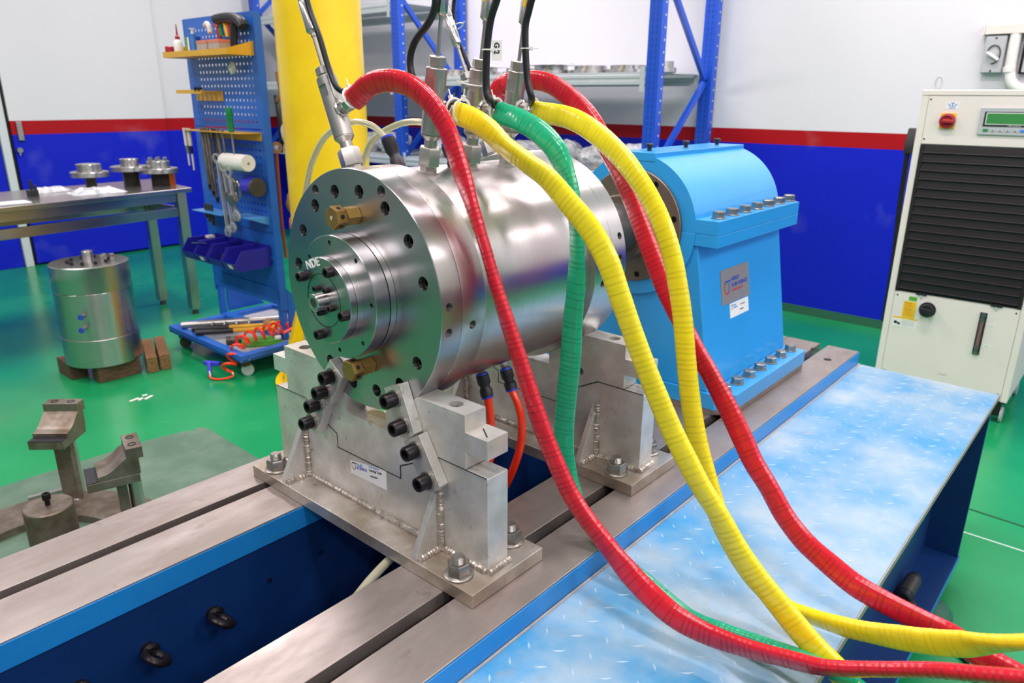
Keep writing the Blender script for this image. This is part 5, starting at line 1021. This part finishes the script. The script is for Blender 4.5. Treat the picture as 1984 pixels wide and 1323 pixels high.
def rotor(x, y, lab, rs, h0, studs=0):
    t = thing('flanged_part', lab, 'machine part', (x, y, TZ), 'machined parts on the work table')
    part('stem', MB().lathe([q for i in range(10) for q in ((rs[0], i * h0 / 10), (rs[0] * .9, (i + .5) * h0 / 10))] + [(rs[0], h0)], (x, y, TZ), (0, 0, 1), 24), 'dgrey', t); part('flange', MB().lathe([(rs[1] * .96, 0), (rs[1], .003), (rs[1], .03), (rs[1] * .97, .033)], (x, y, TZ + h0 + .0005), (0, 0, 1), 40), 'turnedz', t)
    part('hub', MB().lathe([(rs[2], 0), (rs[2], .045), (rs[2] * .95, .048)], (x, y, TZ + h0 + .034), (0, 0, 1), 32), 'turnedz', t)
    for i in range(studs): a = 2 * PI * i / max(1, studs); part('stud', MB().cyl((x + rs[2] * .72 * math.cos(a), y + rs[2] * .72 * math.sin(a), TZ + h0 + .0825), (x + rs[2] * .72 * math.cos(a), y + rs[2] * .72 * math.sin(a), TZ + h0 + .105), .012), 'turned', t)
rotor(1.885, 5.34, 'single wide flanged disc on a dark stem on the table', (.035, .115, .075), .09); rotor(2.19, 5.45, 'tall hubbed flange part beside the cluster at the table end', (.055, .125, .06), .10); rotor(2.335, 5.33, 'studded flange part at the right end of the table', (.06, .125, .075), .085, 6)
solo('carton_block', MB().box(2.385, 2.43, 5.30, 5.35, TZ, TZ + .08), 'copper', 'small orange brown block at the table end', 'block', bevel=.002)
t = thing('gauge_stand', 'small black gauge stand near the left end of the table', 'gauge', (1.52, 5.28, TZ)); part('base', MB().box(1.49, 1.545, 5.255, 5.305, TZ, TZ + .04), 'bplastic', t, .002); part('pillar', MB().cyl((1.515, 5.28, TZ + .04), (1.515, 5.28, TZ + .10), .008), 'bplastic', t); part('knob', MB().cyl((1.535, 5.27, TZ + .04), (1.535, 5.27, TZ + .07), .009), 'bplastic', t)
rr = random.Random(11)
def lump(x0, x1, y0, y1, h, seed, zbase, ang=0):
    r_ = random.Random(seed); n = 14; vs = []; fs = []
    for j in range(n + 1):
        for i in range(n + 1):
            u, v = i / n, j / n; e = min(1, 4.5 * min(u, 1 - u, v, 1 - v)); vs.append((x0 + (x1 - x0) * u + r_.uniform(-.006, .006), y0 + (y1 - y0) * v + r_.uniform(-.006, .006), zbase + .001 + h * e * r_.uniform(.5, 1)))
    for j in range(n):
        for i in range(n): a = j * (n + 1) + i; fs.append((a, a + 1, a + n + 2, a + n + 1))
    k = len(vs); vs += [(x0, y0, zbase), (x1, y0, zbase), (x1, y1, zbase), (x0, y1, zbase)]; fs.append((k, k + 3, k + 2, k + 1)); return MB().add(vs, fs)
solo('plastic_bag', lump(1.56, 1.80, 5.40, 5.55, .03, 2, TZ), 'plastic_wrap', 'crumpled clear bag lying at the rear of the table', 'plastic bag', ang=15); solo('plastic_bag', lump(1.70, 2.02, 5.10, 5.30, .035, 3, TZ), 'plastic_wrap', 'crumpled clear bag at the front edge of the table', 'plastic bag', ang=15)
solo('paper_sheet', MB().box(1.22, 1.42, 4.98, 5.12, TZ, TZ + .002), 'white', 'white paper sheet at the left end of the table', 'paper')
# ================================================================== spare cylinder on wooden blocks
DX, DY, DZ = 1.437, 4.30, .092
dm = thing('spare_cylinder', 'upright shiny steel cylinder standing on wooden blocks on the green floor', 'test vessel', (DX, DY, DZ))
D_ = lambda nm, prof, mat='turnedz', n=72, lab=None: part(nm, MB().lathe(prof, (DX, DY, DZ), (0, 0, 1), n), mat, dm, label=lab)
D_('lower_body', [(.192, 0), (.194, .002), (.194, .149), (.192, .15)]); D_('seam_ring', [(.196, .1502), (.1975, .152), (.196, .1545)], 'stainless'); D_('middle_body', [(.193, .155), (.193, .405), (.1915, .407)]); D_('upper_body', [(.1915, .4075), (.194, .409), (.194, .546), (.190, .55)], 'turned'); D_('centre_post', [(.028, .5502), (.028, .605), (.026, .607)])
for i in range(10): a = .3 + 2 * PI * i / 10; part('top_screw', MB().socket((DX + .10 * math.cos(a), DY + .10 * math.sin(a), DZ + .5502), (0, 0, 1), .009, .012), 'black_ox', dm)
for x, y in ((.07, -.03), (.10, -.055), (.045, -.07)): part('top_fitting', MB().box(DX + x - .012, DX + x + .012, DY + y - .012, DY + y + .012, DZ + .5503, DZ + .585), 'zinc', dm, .002)
dv = V((-.50, -.866, 0)); dv = V((-.62, -.785, 0))
for k_, (z, l) in enumerate(((.30, .02), (.235, .04))):
    p = V((DX, DY, DZ + z)) + dv * .192; f = part('air_fitting', MB().hexnut(p, dv, .022, .016).cyl(p + dv * .016, p + dv * (.022 + l), .009), 'zinc', dm); part('release_ring', MB().ring(p + dv * (.022 + l), dv, .014, .007, .006, 20), 'bluering', f)
wbs = [(1.335, 1.56, 4.145, 4.235, 'front dark wooden block under the spare cylinder'), (1.25, 1.34, 4.31, 4.50, 'left dark wooden block under the spare cylinder'), (1.45, 1.56, 4.36, 4.46, 'rear dark wooden block under the spare cylinder')]
for x0, x1, y0, y1, lab in wbs: solo('wood_block', MB().box(x0, x1, y0, y1, 0, .0915), 'wooddark', lab, 'wood block', 'dark blocks under the spare cylinder', .003)
for i, (x, y) in enumerate(((1.605, 4.10), (1.675, 4.095))):
    d = V((.13, .36, 0)); solo('timber_offcut', MB().obox((x, y, .046), (x + d.x, y + d.y, .046), .058, .092), 'wood', ['left pale timber offcut on the floor beside the spare cylinder', 'right pale timber offcut on the floor beside the spare cylinder'][i], 'timber', 'timber offcuts beside the spare cylinder', .004)
# ================================================================== lifting fixture on the floor
solo('floor_plate', MB().prism([(.20, 1.75), (1.43, 2.05), (1.44, 3.17), (1.405, 3.21), (1.385, 3.18), (1.36, 3.205), (1.2, 3.24), (.2, 3.26)], 'z', .0003, .006), 'floorplate', 'worn grey-green steel plate lying on the green floor behind the test bed', 'floor plate', bevel=.001)
fx = thing('holding_fixture', 'steel ring fixture with stepped jaw heads on pillars behind the bed', 'fixture', (.52, 2.62, .006))
FC = (.56, 2.60)
part('ring_base', MB().ring((FC[0], FC[1], .0062), (0, 0, 1), .40, .22, .028, 64), 'rusty', fx)
def jaw(px, py, dirx, diry, H_):
    """pillar pair with a stepped jaw head; head axis points inward (dirx, diry)"""
    e = V((dirx, diry, 0)).normalized(); n_ = V((-e.y, e.x, 0)); o = V((px, py, 0))
    def pr(poly, w0, w1, nm, mat, bevel=.0015):
        vs = [o + e * u + n_ * w_ + V((0, 0, z)) for w_ in (w0, w1) for u, z in poly]; k = len(poly)
        return part(nm, MB().add(vs, [list(range(k))[::-1], list(range(k, 2 * k))] + [(i, (i + 1) % k, k + (i + 1) % k, k + i) for i in range(k)]), mat, fx, bevel)
    pr([(-.03, .034), (.0, .034), (.0, H_ - .105), (-.03, H_ - .105)], -.03, .03, 'pillar', 'rusty')
    part('round_post', MB().cyl(o + e * -.055 + V((0, 0, .034)), o + e * -.055 + V((0, 0, H_ - .06)), .021), 'turned', fx)
    ar = [(-.035 + .075 * (i / 8), H_ - .03 - .045 * math.sin(i / 8 * PI / 2)) for i in range(9)]
    head = [(-.09, H_ - .04), (-.09, H_ - .0), (-.04, H_), (-.04, H_ - .03)] + [(u, z) for u, z in ar[1:]] + [(.05, H_ - .078), (.05, H_ - .095), (-.075, H_ - .095), (-.075, H_ - .04)]
    hp = pr(head, -.062, .062, 'jaw_head', 'rusty')
    pr([(-.07, H_ - .125), (.085, H_ - .125), (.085, H_ - .0955), (-.07, H_ - .0955)], -.062, .062, 'jaw_base', 'rusty')
    pr([(.0505, H_ - .0953), (.085, H_ - .0953), (.085, H_ - .0925), (.0505, H_ - .0925)], -.061, .061, 'rubber_pad', 'bplastic', 0)
    for w_ in (-.03, .03): part('head_screw', MB().ring(o + e * -.064 + n_ * w_ + V((0, 0, H_ + .0002)), (0, 0, 1), .013, .009, .0012, 20), 'hole', fx)
    part('weld_bead', weld([o + e * .002 + n_ * -.03 + V((0, 0, .036)), o + e * .002 + n_ * .03 + V((0, 0, .036))], .006, int(px * 100)), 'weld', fx)
jaw(.755, 2.87, -.8, -.75, .415)
jaw(.775, 2.43, -1, .28, .405)
jaw(.36, 2.52, .95, .1, .385)
wt_ = thing('weight_cylinder', 'round steel weight with a black cap screw in its top beside the jaw pillars', 'weight', (.595, 2.50, .006)); part('body', MB().lathe([(.072, 0), (.0735, .002), (.0735, .212), (.070, .216)], (.595, 2.53, .0065), (0, 0, 1), 40), 'rusty', wt_); part('top_screw', MB().cyl((.595, 2.53, .2227), (.595, 2.53, .245), .008).socket((.595, 2.53, .245), (0, 0, 1), .013, .02), 'black_ox', wt_)
solo('metal_offcut', MB().obox((.80, 3.02, .013), (.66, 3.06, .013), .02, .012), 'stainless', 'bright metal strip lying on the floor plate behind the jaws', 'offcut', bevel=.001)
for i, (x, y, a, l) in enumerate(((1.335, 3.765, .2, .05), (1.372, 3.748, .5, .03), (1.40, 3.738, .4, .05), (1.41, 3.795, -.2, .025))):
    solo('paper_scrap', MB().obox((x, y, .003), (x + l * math.cos(a), y + l * math.sin(a), .004), .014, .003), 'whitep', ['long white scrap on the green floor, leftmost of four', 'tiny white scrap between the two long ones', 'long white scrap on the green floor, rightmost of four', 'tiny white scrap farthest back of four'][i] + ' before the trolley', 'scrap', 'white scraps on the floor')
solo('bolt_on_floor', MB().cyl((1.86, 3.03, .008), (1.89, 3.0, .008), .008), 'zinc', 'short bolt lying on the floor by the yellow column base', 'bolt')
# ================================================================== storage rack
rk = thing('storage_rack', 'blue pallet rack with grey shelves against the back wall', 'shelving', (4.87, 5.15, 0))
FXR, RXR = 4.5, 5.25
def upright(x, y, h=3.0, wd=.095, dp=.07):
    m = MB().box(x - dp / 2, x - dp / 2 + .004, y - wd / 2, y + wd / 2, .004, h).box(x - dp / 2 + .0041, x + dp / 2, y - wd / 2, y - wd / 2 + .004, .004, h).box(x - dp / 2 + .0041, x + dp / 2, y + wd / 2 - .004, y + wd / 2, .004, h)
    p = part('upright', m, 'rack', rk); hm = MB(); z = .2
    while z < min(h, 2.6):
        hm.cyl((x + .012, y - wd / 2 - .0008, z + .008), (x + .012, y - wd / 2 - .0002, z + .008), .008, n=10)
        z += .075
    o = part('slots', hm, 'rackgrey', p, kind='stuff', label='row of pale round slots')
    dm_ = MB(); z = .2
    while z < min(h, 2.6):
        for dy in (-.016, .016): dm_.box(x - dp / 2 - .0008, x - dp / 2 - .0002, y + dy - .004, y + dy + .004, z, z + .024)
        z += .0375
    part('face_slots', dm_, 'rackdark', p, kind='stuff')
    part('foot_plate', MB().box(x - .05, x + .05, y - .06, y + .06, 0, .004), 'rack', rk)
YS = [2.685, 5.245, 7.50]
for y in YS:
    upright(FXR, y); upright(RXR, y)
    for z0, z1, fl in ((.45, 1.0, 0), (1.0, 1.62, 1), (1.62, 2.3, 0), (2.3, 2.9, 1)):
        a, b = (FXR + .04, RXR - .04) if fl else (RXR - .04, FXR + .04)
        part('brace', MB().obox((a, y, z0), (b, y, z1), .03, .04), 'rack', rk)
for k_, (ya, yb) in enumerate(((YS[0], YS[1]), (YS[1], YS[2]))):
    for z in ([.95, 1.625] if k_ == 0 else [.95, 1.60, 2.23]):
        for x, sg in ((FXR - .02, 1), (RXR - .02, 1)):
            p = [(x - .02, z - .04), (x - .02, z - .018), (x - .014, z - .015), (x - .014, z + .0), (x - .02, z + .003), (x - .02, z + .02), (x - .014, z + .023), (x - .014, z + .036), (x + .02, z + .036), (x + .02, z - .04)]
            part('beam', MB().prism(p, 'y', ya + .05, yb - .05), 'rackgrey', rk)
            for y, s_ in ((ya + .052, 1), (yb - .052, -1)): part('beam_connector', MB().box(x - .024, x - .0205, min(y, y + s_ * .035), max(y, y + s_ * .035), z - .085, z + .075), 'rackgrey', rk)
        n = 4
        for i in range(n):
            yy0 = ya + .06 + (yb - ya - .12) * i / n; yy1 = ya + .06 + (yb - ya - .12) * (i + 1) / n - .004
            part('shelf_panel', MB().box(FXR + .002, RXR - .042, yy0, yy1, z + .0362, z + .0405), 'rackgrey', rk)
def ringpart(x, y, z, ro, ri, h, lab, wrapped, grp):
    t = thing('machined_ring', lab, 'machine part', (x, y, z), grp); part('ring', MB().lathe([(ri, .001), (ro * .97, .001), (ro, .004), (ro, h * .45), (ro * .8, h * .5), (ro * .8, h), (ri, h)], (x, y, z), (0, 0, 1), 36), 'turnedz', t)
    if wrapped: part('film_wrap', lump(x - ro * 1.1, x + ro * 1.1, y - ro * 1.1, y + ro * 1.1, .03, int(y * 100), z + h + .001), 'plastic_wrap', t, ang=15)
zt = 1.625 + .041
for i, (x, y, ro, h, wr, lab) in enumerate(((4.78, 2.80, .10, .075, 0, 'grey machined ring at the right end of the upper shelf behind the rack post'), (4.70, 3.02, .16, .05, 0, 'shiny ring beside the right rack post'), (4.72, 3.36, .15, .055, 0, 'shiny ring second from the right rack post'), (4.68, 3.70, .16, .06, 1, 'film-covered ring in the middle of the upper shelf'), (4.74, 4.05, .15, .05, 0, 'shiny ring left of the film-covered one'), (4.7, 4.42, .14, .06, 1, 'film-covered ring behind the upright probes'), (4.72, 4.78, .14, .05, 0, 'ring near the left rack post on the upper shelf'))):
    ringpart(x, y, zt, ro, ro * .6, h, lab, wr, 'machined rings on the upper shelf')
zt2 = 1.60 + .041
for i, y in enumerate((5.55, 5.85, 6.25, 6.8, 7.2)):
    ringpart(4.72, y, zt2, .13, .08, .07, ['ring just left of the rack post between column and probe', 'second ring left of the rack post', 'ring behind the yellow column', 'second ring behind the yellow column', 'ring seen between trolley and yellow column'][i], 0, 'rings in the left rack bay')
zl = .95 + .041
for i, (y, lab) in enumerate(((2.95, 'film-wrapped part on the lower shelf behind the blue housing top'), (3.25, 'film-wrapped part on the lower shelf right of the cylinder rear flange'), (3.6, 'film-wrapped part on the lower shelf above the rear flange'), (4.0, 'film-wrapped part on the lower shelf behind the green hose'), (4.45, 'film-wrapped part on the lower shelf behind the upright probes'), (4.85, 'film-wrapped part on the lower shelf near the left rack post'), (5.6, 'film-wrapped part just left of the rack post, lower shelf'), (5.95, 'film-wrapped part beside the yellow column, lower shelf'), (6.5, 'film-wrapped part behind the yellow column, lower shelf'), (7.2, 'film-wrapped part left of the yellow column, lower shelf'))):
    r_ = random.Random(i); t = thing('wrapped_part', lab, 'wrapped part', (4.72, y, zl), 'film-wrapped parts on the lower shelf'); part('part', MB().lathe([(.12, 0), (.13, .005), (.13, .06), (.09, .07), (.09, .12)], (4.72, y, zl), (0, 0, 1), 24), 'turned', t); part('film_wrap', MB().sphere((4.72, y, zl + .085), .165, 20, 12, (1, 1, .55 + r_.uniform(-.05, .12)), .12, r_), 'plastic_wrap', t, ang=15)
